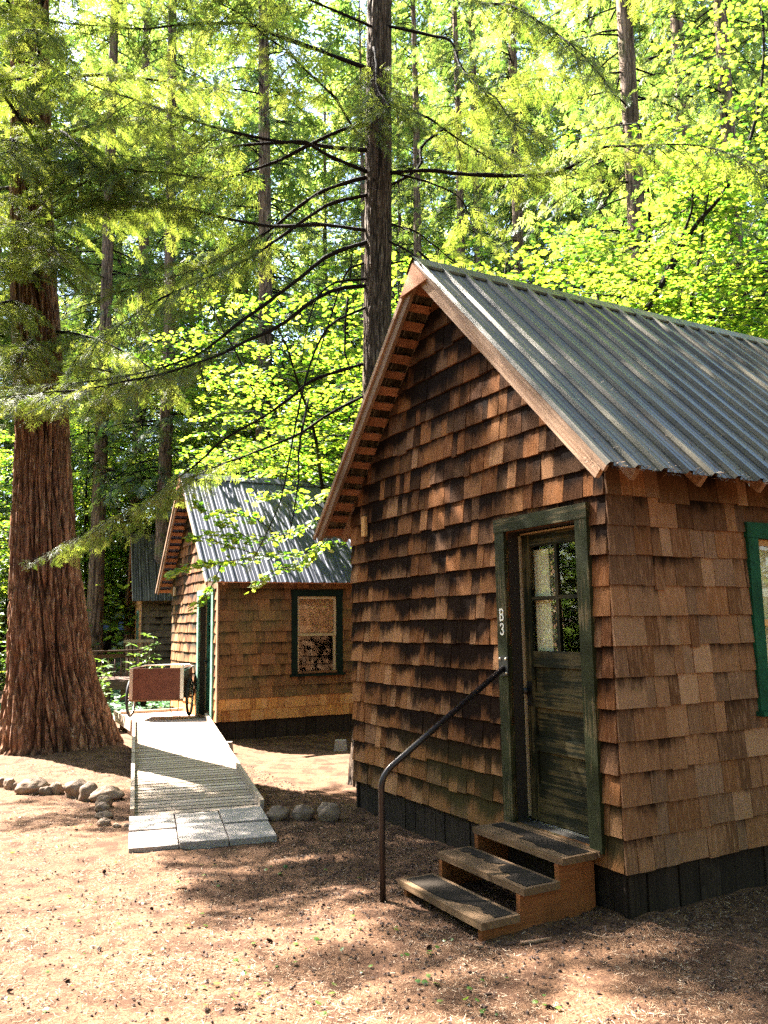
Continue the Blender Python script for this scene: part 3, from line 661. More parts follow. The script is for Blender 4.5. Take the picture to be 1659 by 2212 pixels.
while y < 2.4:
    xa = x0 if y > .7 else x0 + .0
    mb.box(xa, x1, y - 1.5 + .003, y - 1.5 + .135, ZD - .03 + .002 * (i % 2), ZD + random.uniform(-.0015, .0015) + .003, ax=0); y += .14; i += 1
mb.build('deck_planks', M['deck'], dk)
mb = MB(); mb.box(x1 - .32, x1 - .0, .15 - 1.5, .595 - 1.5, ZD - .03, ZD - .002, ax=1); mb.build('door_sill_plank', M['deck'], dk)
MB().box(x0 - .04, x0 - .001, .62 - 1.5, 2.46 - 1.5, ZD - .1, ZD + .085, ax=1).build('kerb_board', M['deck'], dk)
MB().box(x0, x1, 2.42 - 1.5, 2.46 - 1.5, ZD - .1, ZD + .06, ax=0).build('kerb_board', M['deck'], dk)
for k in range(5):
    MB().box(x0 + .01, x0 + .05, .66 - 1.5 + k * .12, .7 - 1.5 + k * .12 + .03, -.1, ZD - .031, ax=2).build('skirt_post', M['deck'], dk)
for (xa, ya) in ((x0 + .06, .86), (x1 - .12, .86)):
    MB().box(xa, xa + .09, ya, ya + .09, -.1, ZD - .031, ax=2).build('post', M['deck'], dk)

# pavers
pv_pts = [np.array(q) for q in ((-2.13, 6.98), (-.95, 7.30), (-1.25, 8.38), (-2.46, 8.06))]
for i in range(3):
    for j in range(2):
        def P(a, b): return (1 - b) * ((1 - a) * pv_pts[0] + a * pv_pts[1]) + b * ((1 - a) * pv_pts[3] + a * pv_pts[2])
        g = .005; q = [P(i / 3 + g, j / 2 + g), P((i + 1) / 3 - g, j / 2 + g), P((i + 1) / 3 - g, (j + 1) / 2 - g), P(i / 3 + g, (j + 1) / 2 - g)]
        c0 = sum(q) / 4; zt = .022 + .006 * ((i * 2 + j) % 3); tl = [random.uniform(-.003, .003) for _ in q]
        mb = MB(); top_ = [(p_[0] - c0[0], p_[1] - c0[1], zt + tl[k] + .012 * j) for k, p_ in enumerate(q)]; ins = [(v[0] * .985, v[1] * .985, v[2] + .003) for v in top_]
        bot = [(v[0], v[1], -.06) for v in top_]
        mb.add(ins + top_ + bot, [(0, 1, 2, 3)] + [(4 + k, 4 + (k + 1) % 4, (k + 1) % 4, k) for k in range(4)] + [(8 + k, 8 + (k + 1) % 4, 4 + (k + 1) % 4, 4 + k) for k in range(4)])
        ob = mb.build('paving_slab', M['paver']); ob.location = (c0[0], c0[1], 0)
        tag(ob, f"grey concrete paving slab at the foot of the ramp, {('front', 'back')[j]} row, {('left', 'middle', 'right')[i]} one", 'paving slab', 'paving slabs at the foot of the ramp')

# rocks
def rock(px, py, w, h_, lab, seed, row, yb=None):
    base = gp(px, py + h_ / 2 - 2); D_ = base[1]; sx = w / F * D_ * .93; sz = h_ / F * D_ * 1.0; rd = np.random.default_rng(seed)
    nu, nv = 26, 16; V = []; 
    for i in range(nv + 1):
        ph = math.pi * i / nv
        for j in range(nu):
            th = 2 * math.pi * j / nu; d = Vector((math.sin(ph) * math.cos(th), math.sin(ph) * math.sin(th), math.cos(ph)))
            s_ = 1 + .24 * mn.noise(d * 1.3 + Vector((seed * 3.1, 0, 0))) + .14 * mn.noise(d * 3.3 + Vector((seed, 5, 0))) + .03 * mn.noise(d * 9 + Vector((seed, 5, 2)))
            V.append((d.x * s_ * sx / 2, d.y * s_ * sx * .36, d.z * s_ * sz * .58))
    Fq = [(i * nu + j, i * nu + (j + 1) % nu, (i + 1) * nu + (j + 1) % nu, (i + 1) * nu + j)[::-1] for i in range(nv) for j in range(nu)]
    o = arr_mesh('river_rock', np.array(V), np.array(Fq), M['rock'], smooth=True); o.location = (base[0], base[1] + sx * .1, gh(base[0], base[1]) + sz * .31); o.rotation_euler = (0, rd.uniform(-.12, .12), rd.uniform(-.3, .3))
    tag(o, lab, 'rock', row)
K = .463; OY = 1371.5
G1 = 'rocks bordering the path by the big tree'; G2 = 'rocks right of the ramp'
RL = [(4, 690, 42, 46, 'bright rounded rock cut by the left edge of the photo'), (42, 700, 62, 52, 'tan rounded rock, second from the left in the border'), (68, 712, 28, 32, 'small rock wedged left of the long pale rock'), (145, 706, 155, 66, 'long pale oval rock in the border at the left'),
      (210, 727, 60, 40, 'low flat rock just right of the long pale rock'), (258, 714, 56, 54, 'medium rock left of the big domed rock'), (284, 721, 34, 34, 'small rock touching the big domed rock'), (352, 708, 122, 82, 'largest domed rock of the border by the trunk'),
      (415, 724, 104, 80, 'tilted ridged rock between the two big domed ones'), (490, 736, 152, 66, 'wide flat rock at the right end of the border row'), (482, 768, 74, 56, 'angular rock at the corner where the border turns'), (474, 796, 72, 50, 'round rock second after the border turns'),
      (484, 833, 84, 34, 'flat tan rock midway down the turning border'), (483, 868, 64, 36, 'low rock near the lower end of the turning border'), (545, 886, 44, 18, 'very small stone left of the ramp foot'), (592, 887, 40, 16, 'tiny stone against the ramp foot')]
for k, (x, y, w, h_, lab) in enumerate(RL): rock(x * K, OY + y * K, w * K, h_ * K, lab, k + 3, G1)
for k, (x, y, w, h_, lab) in enumerate([(1298, 830, 112, 64, 'shaded angular rock nearest the ramp on its right'), (1415, 823, 112, 66, 'shaded smooth oval rock, middle of the three right of the ramp'), (1535, 816, 112, 84, 'dark round rock nearest the near cabin wall')]): rock(x * K, OY + y * K, w * K, h_ * K, lab, k + 40, G2)
for (x, y, w, h_, lab) in ((785, 1777, 55, 62, 'grey concrete block under the left corner of the middle cabin'), (1485, 1735, 85, 60, 'grey concrete block lying under the middle cabin window')):
    x, y = 219.4 + x * .3472, 987.5 + y * .3472; w *= .3472; h_ *= .3472; b = gp(x, y + h_ / 2); D_ = b[1]; W_ = w / F * D_; H_ = h_ / F * D_
    mb = MB(); top_ = .75; vs = [(-W_ / 2, 0, -.05), (W_ / 2, 0, -.05), (W_ / 2, W_, -.05), (-W_ / 2, W_, -.05), (-W_ / 2 * top_, .03, H_), (W_ / 2 * top_, .03, H_), (W_ / 2 * top_, W_ - .03, H_), (-W_ / 2 * top_, W_ - .03, H_)]
    mb.add(vs, [(0, 3, 2, 1), (4, 5, 6, 7), (0, 1, 5, 4), (1, 2, 6, 5), (2, 3, 7, 6), (3, 0, 4, 7)]); ob = mb.build('concrete_block', M['paver']); ob.location = (b[0], b[1], gh(b[0], b[1])); tag(ob, lab, 'block', 'pier blocks')

# cart
ct = empty('garden_cart', (-4.03, 14.86, ZD), R(4), label='two wheeled garden cart with brown plywood box on the deck', cat='cart')
bw, z0, z1, dep = .46, .33, .86, .75
mb = MB(); mb.box(-bw, bw, -.35, -.338, z0, z1, ax=0); mb.build('front_panel', M['ply'], ct)
mb = MB(); mb.box(-bw, bw, .6, .612, z0, z1 - .1, ax=0).box(-bw, -bw + .012, -.337, .599, z0, z1, ax=1).box(bw - .012, bw, -.337, .599, z0, z1, ax=1).box(-bw + .013, bw - .013, -.337, .599, z0 + .001, z0 + .013, ax=1); mb.build('box', M['ply'], ct)
for s_ in (-1, 1):
    mb = MB(); xo = s_ * (bw + .001); mb.box(min(xo, xo - s_ * .055), max(xo, xo - s_ * .055), -.3545, -.351, z0 - .01, z1 + .005).box(min(xo, xo + s_ * .004), max(xo, xo + s_ * .004), -.3545, -.30, z0 - .01, z1 + .005); mb.build('corner_strip', M['alu'], ct)
    wh = empty('wheel', (s_ * (bw + .055), .02, .335)); wh.parent = ct
    ring = lambda r_, x_: [(x_, r_ * math.cos(2 * math.pi * i / 36), r_ * math.sin(2 * math.pi * i / 36)) for i in range(37)]
    MB().tube(ring(.312, 0), .024, 10, cap=False).build('tyre', M['rubber'], wh); MB().tube(ring(.283, 0), .011, 8, cap=False).build('rim', M['alu'], wh)
    mb = MB()
    for i in range(18):
        a = 2 * math.pi * i / 18; mb.tube([((-1) ** i * .02, .02 * math.cos(a), .02 * math.sin(a)), (0, .28 * math.cos(a + .2), .28 * math.sin(a + .2))], .0018, 4)
    mb.build('spokes', M['alu'], wh); MB().tube([(-.045, 0, 0), (.045, 0, 0)], .022, 10).build('hub', M['rust'], wh)
MB().tube([(-bw - .1, .02, .335), (bw + .1, .02, .335)], .009, 8).build('axle', M['steel'], ct)
MB().box(-bw - .004, bw + .004, -.36, -.332, z0 - .03, z0 - .001, ax=0).build('frame_bar', M['rust'], ct)
ptsl = [(-.28, .45, z0)] + [(.16 + .07 * math.sin(a), .45, .16 - .15 * math.cos(a)) for a in np.linspace(-1.6, 1.6, 9)]
MB().tube([(.1, .45, z0), (.09, .45, .1), (.12, .45, .02), (.17, .45, .0), (.22, .45, .02), (.24, .45, .1), (.24, .45, z0)], .009, 8).build('stand', M['rust'], ct)
MB().tube([(-bw, -.3, z1 - .05), (-bw - .02, .9, z1), (0, 1.05, z1), (bw + .02, .9, z1), (bw, -.3, z1 - .05)], .011, 8).build('handle', M['alu'], ct)

# deck and railing of the far cabin
p0 = atd(192, 1408, 20.); p1 = atd(302, 1405, 21.5)
fd = empty('far_deck', (p0[0], p0[1], 0), 0, label='dark brown raised deck with thin balusters behind the big trunk', cat='deck')
rel = lambda p_: Vector((p_[0] - p0[0], p_[1] - p0[1], p_[2]))
mb = MB(); a, b = rel(p0), rel(p1); mb.beam(a, b, .12, .045); mb.beam(a - Vector((0, 0, .12)), b - Vector((0, 0, .12)), .04, .09); mb.build('rail', M['deck3'], fd)
n = 8
for i in range(n + 1):
    q = a.lerp(b, i / n); MB().tube([(q.x, q.y, .6), (q.x, q.y, q.z - .15)], .012 if i not in (0, n) else .04, 6).build('baluster', M['deck3'], fd)
mb = MB(); 
for i in range(9): mb.box(a.x - .1, b.x + .3, i * .15, i * .15 + .14, .55, .59, ax=0)
mb.build('deck_planks', M['deck3'], fd)
MB().box(a.x - .1, b.x + .3, -.04, -.001, .36, .56, ax=0).build('rim_board', M['deck3'], fd)
for x in (a.x, (a.x + b.x) / 2, b.x): MB().box(x, x + .12, .02, .14, -.1, .545, ax=2).build('post', M['deck3'], fd)
fs_ = empty('far_steps', (p1[0] - .75, p1[1] + 1.2, 0), R(10), label='small brown picket gate and stair beside the far cabin corner', cat='steps')
for k in range(7): MB().box(k * .1, k * .1 + .06, 0, .03, .3, 1.5, ax=2).build('picket', M['rake'], fs_)
MB().box(-.05, .75, -.03, -.001, 1.42, 1.5, ax=0).build('rail', M['cream'], fs_)
MB().box(-.05, .75, -.03, -.001, .5, .62, ax=0).build('rail', M['deck3'], fs_)
#TREES
SHADE = []
BEHIND = [(-9, -3, 0, 1.1), (-5, -8, 2, 1.1), (0, -9, 0, 1.2), (5, -7, 2, 1.), (9.5, -3, 1, 1.1), (12, 2, 2, 1.1), (-14, -1, 2, 1.2), (2.5, -15, 0, 1.3), (-7, -16, 2, 1.3), (9, -12, 0, 1.2), (15, -6, 2, 1.2), (13, 7.5, 0, 1.1), (-15, 6, 1, 1.1)]
MAPLES = [(1.9, 15.2, 1, 1.15, 'leafy vine maple just right of the hemlock trunk above the near roof'), (5.2, 15., 1, 1.15, 'broad bright vine maple above the middle of the near roof ridge'), (8.6, 14.5, 1, 1.2, 'bright yellow green vine maple above the right end of the near roof'),
  (11., 15.5, 1, 1.3, 'tall vine maple filling the upper right corner'), (7., 18.5, 1, 1.5, 'taller vine maple standing behind the ones over the near roof'), (-.9, 19, 1, 1.1, 'vine maple behind the middle cabin roof ridge, by the hemlock'),
  (-4.6, 29.5, 1, 1.55, 'tall vine maple left of the middle cabin peak'), (-8.4, 31, 1, 1.5, 'tall vine maple above the far cabin roof'), (-12.8, 27, 1, 1.1, 'vine maple left of the big trunk'), (-10.6, 30, 1, 1.35, 'sunlit vine maple seen between the big trunk and the far cabin'), (-.2, 17.6, 0, 1.25, 'low vine maple behind the right end of the middle cabin'), (-1.2, 23.5, 1, 1.5, 'big sunny vine maple behind the middle cabin'), (2.5, 22, 1, 1.4, 'vine maple far behind the hemlock trunk'), (-2.5, 26, 1, 1.4, 'high vine maple deep behind the middle cabin')]
SHRUBS = [(-5.6, 15.2, .8, 1.5, 'leafy rhododendron between the big trunk and the deck', 60, 1, .15, 10), (-7.4, 13.2, 1.1, 1.9, 'rhododendron at the left edge behind the big trunk', 70, 2, .15, 10), (-6.9, 18., .9, 1.3, 'lower shrub behind the deck rail', 50, 3, .15, 9), (-5.35, 18.3, .45, 1.9, 'slender shrub in front of the far cabin side wall', 14, 4, .16, 8), (-9.8, 20, 1.6, 2.4, 'tall shrub at the far left', 80, 5, .17, 9)]
# ------------------------------------------------------------------ trees
def interp(P, t):
    P = np.asarray(P, float); s = np.concatenate([[0], np.cumsum(np.linalg.norm(np.diff(P, axis=0), axis=1))]); t = np.asarray(t) * s[-1]
    return np.stack([np.interp(t, s, P[:, k]) for k in range(3)], -1)
def smooth_path(P, n):
    """Catmull-Rom through P"""
    P = np.asarray(P, float); Q = np.vstack([2 * P[0] - P[1], P, 2 * P[-1] - P[-2]]); out = []
    for t in np.linspace(0, len(P) - 1 - 1e-6, n):
        i = int(t); u = t - i; p0, p1, p2, p3 = Q[i:i + 4]
        out.append(.5 * ((2 * p1) + (-p0 + p2) * u + (2 * p0 - 5 * p1 + 4 * p2 - p3) * u * u + (-p0 + 3 * p1 - 3 * p2 + p3) * u ** 3))
    return np.array(out)
def trunk(name, C_, rad, mat, parent, nseg=96, dz=.06, amp=.05, fr=5., vs=.9, flare=0., seed=0):
    """trunk round the centreline C_ (k,3) with radii rad; furrowed bark is real relief"""
    C_ = np.asarray(C_, float); z0, z1 = C_[0, 2], C_[-1, 2]; n = max(4, int((z1 - z0) / dz)); zz = z0 + (z1 - z0) * (np.arange(n + 1) / n) ** (1.25 if dz < .1 else 1.)
    cx, cy_, rr = np.interp(zz, C_[:, 2], C_[:, 0]), np.interp(zz, C_[:, 2], C_[:, 1]), np.interp(zz, C_[:, 2], rad)
    V = np.zeros((n + 1, nseg, 3)); fu = np.zeros((n + 1, nseg)); N = mn.noise
    for i in range(n + 1):
        for j in range(nseg):
            th = 2 * math.pi * j / nseg; c, s_ = math.cos(th), math.sin(th); r = rr[i]; z = zz[i]
            wob = .35 * N(Vector((c * 2 + seed, s_ * 2, z * 1.3)))
            a = N(Vector(((c + wob * .12) * fr, (s_ + wob * .12) * fr, z * vs + seed))); b = N(Vector((c * fr * 2.3, s_ * fr * 2.3, z * vs * 2.6 + seed + 9)))
            rid = min(1., abs(a) * 3.4) ** .7; rid2 = min(1., abs(b) * 3.2)
            fu[i, j] = rid * (.55 + .45 * rid2)
            rel = amp * (fu[i, j] - .6) * min(1.6, r / .35)
            if flare:
                k = math.exp(-max(0, z - z0) / .5); rel += flare * k * max(0, N(Vector((c * 1.7 + 4 + seed, s_ * 1.7, .3)))) * 1.6
            V[i, j] = (cx[i] + c * (r + rel), cy_[i] + s_ * (r + rel), z)
    idx = np.arange((n + 1) * nseg).reshape(n + 1, nseg); r2 = np.roll(idx, -1, 1)
    Fc = np.stack([idx[:-1], r2[:-1], r2[1:], idx[1:]], -1).reshape(-1, 4)
    return arr_mesh(name, V.reshape(-1, 3), Fc, mat, parent, True, {'furrow': ('POINT', fu.ravel())})

def spray_proto(ntw=11, nn=6, seed=0, nw=.055, miss=.0):
    """flat feathery conifer spray, unit length along x"""
    rd = random.Random(seed); V = []; Fc = []
    def tri(a, b, c): k = len(V); V.extend([a, b, c]); Fc.append((k, k + 1, k + 2))
    def blade(o, d, L, w, n, zc):
        px, py = -d[1], d[0]
        for i in range(n):
            for s_ in (-1, 1):
                t = (i + (.25 if s_ > 0 else 0)) / n; e = L / n * 1.0
                a = (o[0] + d[0] * L * t, o[1] + d[1] * L * t, zc - t * t * .05); b = (a[0] + d[0] * e, a[1] + d[1] * e, a[2])
                ww = w * rd.uniform(.75, 1.2) * (1 - .45 * t); c = (a[0] + d[0] * e * 1.25 + px * s_ * ww, a[1] + d[1] * e * 1.25 + py * s_ * ww, a[2] + rd.uniform(-.02, .015)); tri(a, b, c)
    blade((0, 0), (1, 0), 1., nw, nn * 2, 0)
    for i in range(ntw):
        t = .08 + .86 * i / ntw; L = (.42 * (1 - t) ** .7 + .1) * rd.uniform(.8, 1.15)
        for s_ in (-1, 1):
            if rd.random() < miss: continue
            an = R(rd.uniform(30, 68)); blade((t + (.03 if s_ > 0 else 0), 0), (math.cos(an), s_ * math.sin(an)), L * rd.uniform(.6, 1.25), nw, nn, -.06 * t * t + rd.uniform(-.09, .06))
    V = np.array(V); V[:, 2] -= .12 * V[:, 0] ** 2 + .10 * np.abs(V[:, 1]); return V, np.array(Fc)
SPR = [spray_proto(7, 4, k, .042, .18) for k in range(6)]            # near
SPM = [spray_proto(6, 3, 10 + k, .075, .12) for k in range(4)]    # middle
SPF = [spray_proto(3, 1, 20 + k, .17) for k in range(3)]    # far

def foliage(P, r, start=.3, sec=.2, seclen=.9, spr=.09, size=.3, droop=.35, bare=.15, mb=None, lvl=SPR, flat=.35):
    """secondary twigs and sprays on the branch polyline P; returns per-proto matrix lists"""
    P = np.asarray(P, float); s = np.concatenate([[0], np.cumsum(np.linalg.norm(np.diff(P, axis=0), axis=1))]); L = s[-1]
    pos, X, up, sz = [], [], [], []
    t = start * L; side = 1
    while t < L:
        q = np.array([np.interp(t, s, P[:, k]) for k in range(3)]); q2 = np.array([np.interp(min(t + .15, L + .001), s, P[:, k]) for k in range(3)]); q0 = np.array([np.interp(max(t - .15, 0), s, P[:, k]) for k in range(3)])
        d = q2 - q0; d /= np.linalg.norm(d) + 1e-9; hz = np.cross(d, [0, 0, 1.]); hz /= np.linalg.norm(hz) + 1e-9
        f = t / L; Ls = seclen * (1 - .62 * f) * (.55 + .45 * min(1, (f - start) * 4 + .3)) * r.uniform(.6, 1.2)
        an = R(r.uniform(40, 65)); dd = d * math.cos(an) + hz * side * math.sin(an) + np.array([0, 0, r.uniform(-flat, flat * .5)]); dd /= np.linalg.norm(dd)
        n = max(3, int(Ls / .12)); pts = [q]
        v = dd.copy()
        for i in range(n): v = v + np.array([0, 0, -droop * .12 / max(Ls, .3)]) + r.normal(0, .03, 3); v /= np.linalg.norm(v); pts.append(pts[-1] + v * Ls / n)
        if mb is not None and r.random() < .9: mb.tube(pts[::2] if len(pts) > 4 else pts, np.linspace(.006, .002, len(pts[::2] if len(pts) > 4 else pts)), 4, cap=False)
        pp = np.array(pts); ss = np.linspace(0, 1, len(pp)); u = bare; sd = 1
        while u < 1:
            o = np.array([np.interp(u, ss, pp[:, k]) for k in range(3)]); dv = pp[min(len(pp) - 1, int(u * (len(pp) - 1)) + 1)] - pp[int(u * (len(pp) - 1))]
            dv = dv / (np.linalg.norm(dv) + 1e-9); h2 = np.cross(dv, [0, 0, 1.]); h2 /= np.linalg.norm(h2) + 1e-9; a2 = R(r.uniform(20, 60))
            pos.append(o); X.append(dv * math.cos(a2) + h2 * sd * math.sin(a2) + np.array([0, 0, r.uniform(-.45, .1)])); up.append(np.array([r.normal(0, .5), r.normal(0, .5), 1])); sz.append(size * r.uniform(.6, 1.25) * (1 - .35 * u))
            sd = -sd; u += spr / max(Ls, .2) * r.uniform(.7, 1.3)
        side = -side; t += sec * r.uniform(.6, 1.4)
    return frames(pos, X, up, sz) if pos else np.zeros((0, 4, 4))
def foliage_obj(name, Mx, mat, parent, lvl):
    """one mesh from several protos"""
    if not len(Mx): return None
    k = rng.integers(0, len(lvl), len(Mx)); Vs = []; Fs = []; Ts = []; b = 0
    for i, (V, Fc) in enumerate(lvl):
        m = Mx[k == i]
        if not len(m): continue
        P = np.einsum('nij,vj->nvi', m[:, :3, :3], V) + m[:, None, :3, 3]; FF = Fc[None] + (np.arange(len(m)) * len(V))[:, None, None] + b
        Vs.append(P.reshape(-1, 3)); Fs.append(FF.reshape(-1, 3)); Ts.append(np.repeat(rng.random(len(m)), len(V))); b += len(m) * len(V)
    return arr_mesh(name, np.vstack(Vs), np.vstack(Fs), mat, parent, attr={'tint': ('POINT', np.concatenate(Ts))})

# --- the hemlock behind the near cabin, its branches traced one by one at their own distances
r_ = np.random.default_rng(11)
HY = 9.85
hb = gp(806, 1688); cl = [(hb[0], HY + .05, -.1)] + [tuple(atd(x, y, HY + .02 * k)) for k, (x, y) in enumerate(((808, 1400), (812, 1100), (815, 800), (817, 500), (818, 250), (820, 0), (821, -400), (822, -1200)))]
T1 = empty('hemlock_tree', (0, 0, 0), label='hemlock with straight grey brown trunk and long bare based branches behind the near cabin', cat='tree')
trunk('trunk', cl, [.25, .185, .18, .175, .17, .165, .16, .14, .1], M['barkmid'], T1, 120, .035, .04, 5., 1.9, .1, 3)
LB = [  # (points on the photo, end depth offset, start of foliage, density)
 ([(783,370),(714,338),(656,304),(608,304),(476,275),(360,238),(296,217),(201,185),(80,132)], -1.6, .42),
 ([(788,322),(725,317),(656,307),(600,305),(476,317),(370,336),(265,354),(185,391),(116,434),(60,475)], 1.2, .35),
 ([(799,328),(762,275),(725,212),(677,164),(619,106),(566,69),(529,32),(460,-5)], -.8, .3),
 ([(788,265),(741,280),(661,317),(598,349),(524,370),(455,381),(370,368),(296,360),(212,344),(120,344)], .9, .35),
 ([(783,381),(709,407),(645,444),(582,497),(503,545),(423,582),(344,608),(240,640)], 1.4, .35),
 ([(783,418),(714,439),(635,492),(555,545),(460,592),(360,640),(265,698),(165,775)], -1., .35),
 ([(794,497),(688,484),(608,487),(529,476),(439,455),(360,439),(265,434),(150,423)], 1.6, .4),
 ([(783,521),(714,550),(651,598),(582,651),(529,688),(476,730),(423,767),(330,798),(220,820),(100,832),(0,845)], -1.2, .5),
 ([(783,616),(730,624),(661,661),(608,704),(529,741),(476,767),(377,802),(298,822),(198,842),(99,851),(0,862)], -1.9, .5),
 ([(779,782),(719,807),(665,827),(630,856),(546,911),(471,956),(422,1000),(347,1055),(278,1104),(164,1160)], -.3, .6),
 ([(779,851),(719,891),(645,936),(546,975),(471,1005),(412,1035),(347,1075)], .8, .6),
 ([(794,150),(700,115),(600,80),(530,55),(410,58),(300,68),(200,62),(60,45)], .7, .35),
 ([(800,60),(720,20),(620,-20),(500,-60),(380,-80)], -1.4, .3), ([(800,-60),(700,-120),(560,-170),(400,-190),(240,-180)], .4, .3),
 ([(827,403),(859,392),(908,354),(912,311),(967,268),(1031,231),(1069,209),(1095,177),(1197,166),(1280,170)], .8, .3),
 ([(854,370),(918,368),(993,376),(1090,381),(1181,376),(1235,360),(1294,322),(1358,319),(1434,317),(1520,322),(1600,349),(1665,380)], -1.7, .3),
 ([(848,220),(913,247),(990,300),(1060,345),(1140,360)], 1.1, .4),
 ([(848,478),(902,499),(956,537),(1015,585)], 1.4, .6),
 ([(848,54),(924,75),(972,91),(994,145),(1036,193),(1069,215),(1112,274),(1180,300)], -.9, .35),
 ([(850,-20),(940,-30),(1036,0),(1101,5),(1155,32),(1214,70),(1251,102),(1310,166)], -1.5, .3),
 ([(868,372),(967,408),(1010,451),(1026,499)], .8, .7),
 ([(842,-100),(940,-140),(1080,-150),(1220,-110),(1340,-60),(1430,0)], .5, .25), ([(835,-180),(900,-260),(1000,-300),(1120,-280),(1260,-250)], -1.2, .25),
 ([(820,95),(810,130),(812,185),(840,230)], -1.4, .3), ([(826,520),(822,250),(815,215),(808,250),(806,290)], -.9, .55)]
DEAD = [([(783,661),(719,698),(680,757),(660,822),(635,936),(620,1015),(595,1104),(546,1209)], -1.8), ([(738,640),(745,760),(770,830)], -.2), ([(790,600),(735,610),(690,640),(668,700),(650,790)], -.8),
 ([(655,860),(648,960),(640,1060),(622,1165)], -1.6), ([(784,560),(740,600),(700,720),(668,820)], .3), ([(850,520),(885,545),(930,590)], -.6), ([(848,570),(872,565),(893,575)], .3), ([(915,540),(985,620),(1010,650)], .4)]
def traced(pts, dend, r0=.032, n=26):
    k = len(pts); P = [atd(x, y, HY + dend * (i / (k - 1)) ** 1.2) for i, (x, y) in enumerate(pts)]; P[0] = atd(pts[0][0] + (12 if pts[0][0] < 815 else -12), pts[0][1] + 2, HY)
    return smooth_path(P, n)
for k, (pts, de, stf) in enumerate(LB):
    P = traced(pts, de); P += np.cumsum(r_.normal(0, .004, P.shape), axis=0) * np.array([1, 1, 1])
    L_ = np.linalg.norm(np.diff(P, axis=0), axis=1).sum(); r0 = .008 + .0042 * L_
    mb = MB(); mb.tube(P, np.linspace(r0, .005, len(P)) * (1 + .12 * r_.normal(0, 1, len(P))), 8)
    for q in range(int(L_ * 9)):      # short bare snags on the inner part
        t = r_.uniform(.05, .9); o = interp(P, [t])[0]; d = r_.normal(0, 1, 3); d[2] -= .6; d /= np.linalg.norm(d); m = r_.uniform(.06, .7) * (1 if r_.random() < .5 else .4)
        mb.tube([o, o + d * m * .5 + np.array([0, 0, -.02]), o + d * m + r_.normal(0, .03, 3)], [.0045, .0035, .0018], 4, cap=False)
    Mx = foliage(P, r_, stf, .085, 1.15, .04, .2, .6, .12, mb)
    br = mb.build('branch', M['twig'], T1)
    foliage_obj('foliage', Mx, M['hem'], br, SPR)
for pts, de in DEAD:
    P = traced(pts, de, n=18); P += np.cumsum(r_.normal(0, .004, P.shape), axis=0); mb = MB(); mb.tube(P, np.linspace(.017, .005, len(P)), 7)
    for q in range(12):
        t = r_.uniform(.1, .95); o = interp(P, [t])[0]; d = r_.normal(0, 1, 3); d /= np.linalg.norm(d); mb.tube([o, o + d * r_.uniform(.05, .3)], [.004, .0018], 4, cap=False)
    br = mb.build('dead_branch', M['twig'], T1)
    if pts[0][1] == 655 or len(pts) > 6: foliage_obj('foliage', foliage(P, r_, .7, .3, .35, .1, .18, .5, .1, None), M['hem'], br, SPR)

# --- the big furrowed tree on the left
TY = float(BIG[1]); T2 = empty('big_old_tree', (0, 0, 0), label='massive furrowed red brown trunk with flared foot at the left', cat='tree')
cs = [((128, 1650), .98), ((128, 1600), .78), ((122, 1540), .70), ((112, 1450), .585), ((104, 1340), .52), ((96, 1200), .465), ((92, 1060), .41), ((93, 950), .375), ((84, 800), .35), ((74, 640), .33), ((68, 450), .31), ((66, 200), .29), ((66, -100), .26), ((66, -500), .2)]
cc = [atd(x, y, TY) for (x, y), _ in cs]; cc[0][2] = -.15; rr = [r for _, r in cs]
trunk('trunk', cc, rr, M['barkbig'], T2, 280, .03, .085, 7.5, .8, .24, 1)
def gen_branch(base, az, L, rise, droop, r, n=16):
    d = np.array([math.cos(az), math.sin(az), rise]); d /= np.linalg.norm(d); P = [np.array(base, float)]
    for i in range(n): d = d + np.array([0, 0, -droop / n]) + r.normal(0, .035, 3); d /= np.linalg.norm(d); P.append(P[-1] + d * L / n)
    return np.array(P)
TB = [((88, 850), R(-110), 2.2, .05, .7), ((80, 760), R(-125), 2.6, .05, .8), ((70, 600), R(-85), 3., .1, 1.), ((70, 540), R(-65), 3.2, .1, 1.), ((66, 470), R(-95), 3.2, .1, 1.), ((66, 380), R(-80), 3.2, .1, 1.), ((66, 340), R(-50), 3.4, .1, 1.), ((66, 270), R(-70), 3.4, .1, 1.), ((66, 140), R(-80), 3.4, .1, 1.), ((66, 20), R(-75), 3.4, .1, 1.), ((66, -30), R(-90), 3.4, .1, 1.), ((80, 800), R(-95), 2.6, .05, .8), ((76, 720), R(-15), 2.8, .1, .9), ((72, 680), R(-85), 3., .1, .9), ((66, 460), R(-50), 3.6, .2, 1.), ((66, 300), R(-85), 3.8, .2, 1.), ((66, 210), R(-110), 3.6, .2, 1.), ((80, 760), R(-70), 2.6, .15, .7), ((84, 800), R(-35), 2.2, .1, .7), ((70, 640), R(-60), 3.4, .3, 1.), ((70, 560), R(-100), 3.2, .3, .9), ((66, 500), R(-30), 3.6, .2, .9), ((66, 420), R(-75), 3.6, .3, 1.), ((66, 330), R(-20), 3.6, .2, .9), ((66, 240), R(-60), 3.8, .25, 1.), ((66, 180), R(0), 3.8, .2, .8),
      ((66, 120), R(-95), 3.8, .3, 1.), ((66, 60), R(-45), 4., .25, 1.), ((66, 0), R(-10), 4., .3, .9), ((66, -80), R(-70), 4.2, .3, .9), ((66, -160), R(-30), 4.2, .3, .9), ((66, -240), R(10), 4.2, .3, .8), ((66, 400), R(160), 3.2, .2, .9), ((66, 600), R(175), 3., .2, .9), ((66, 150), R(150), 3.6, .2, .9)]
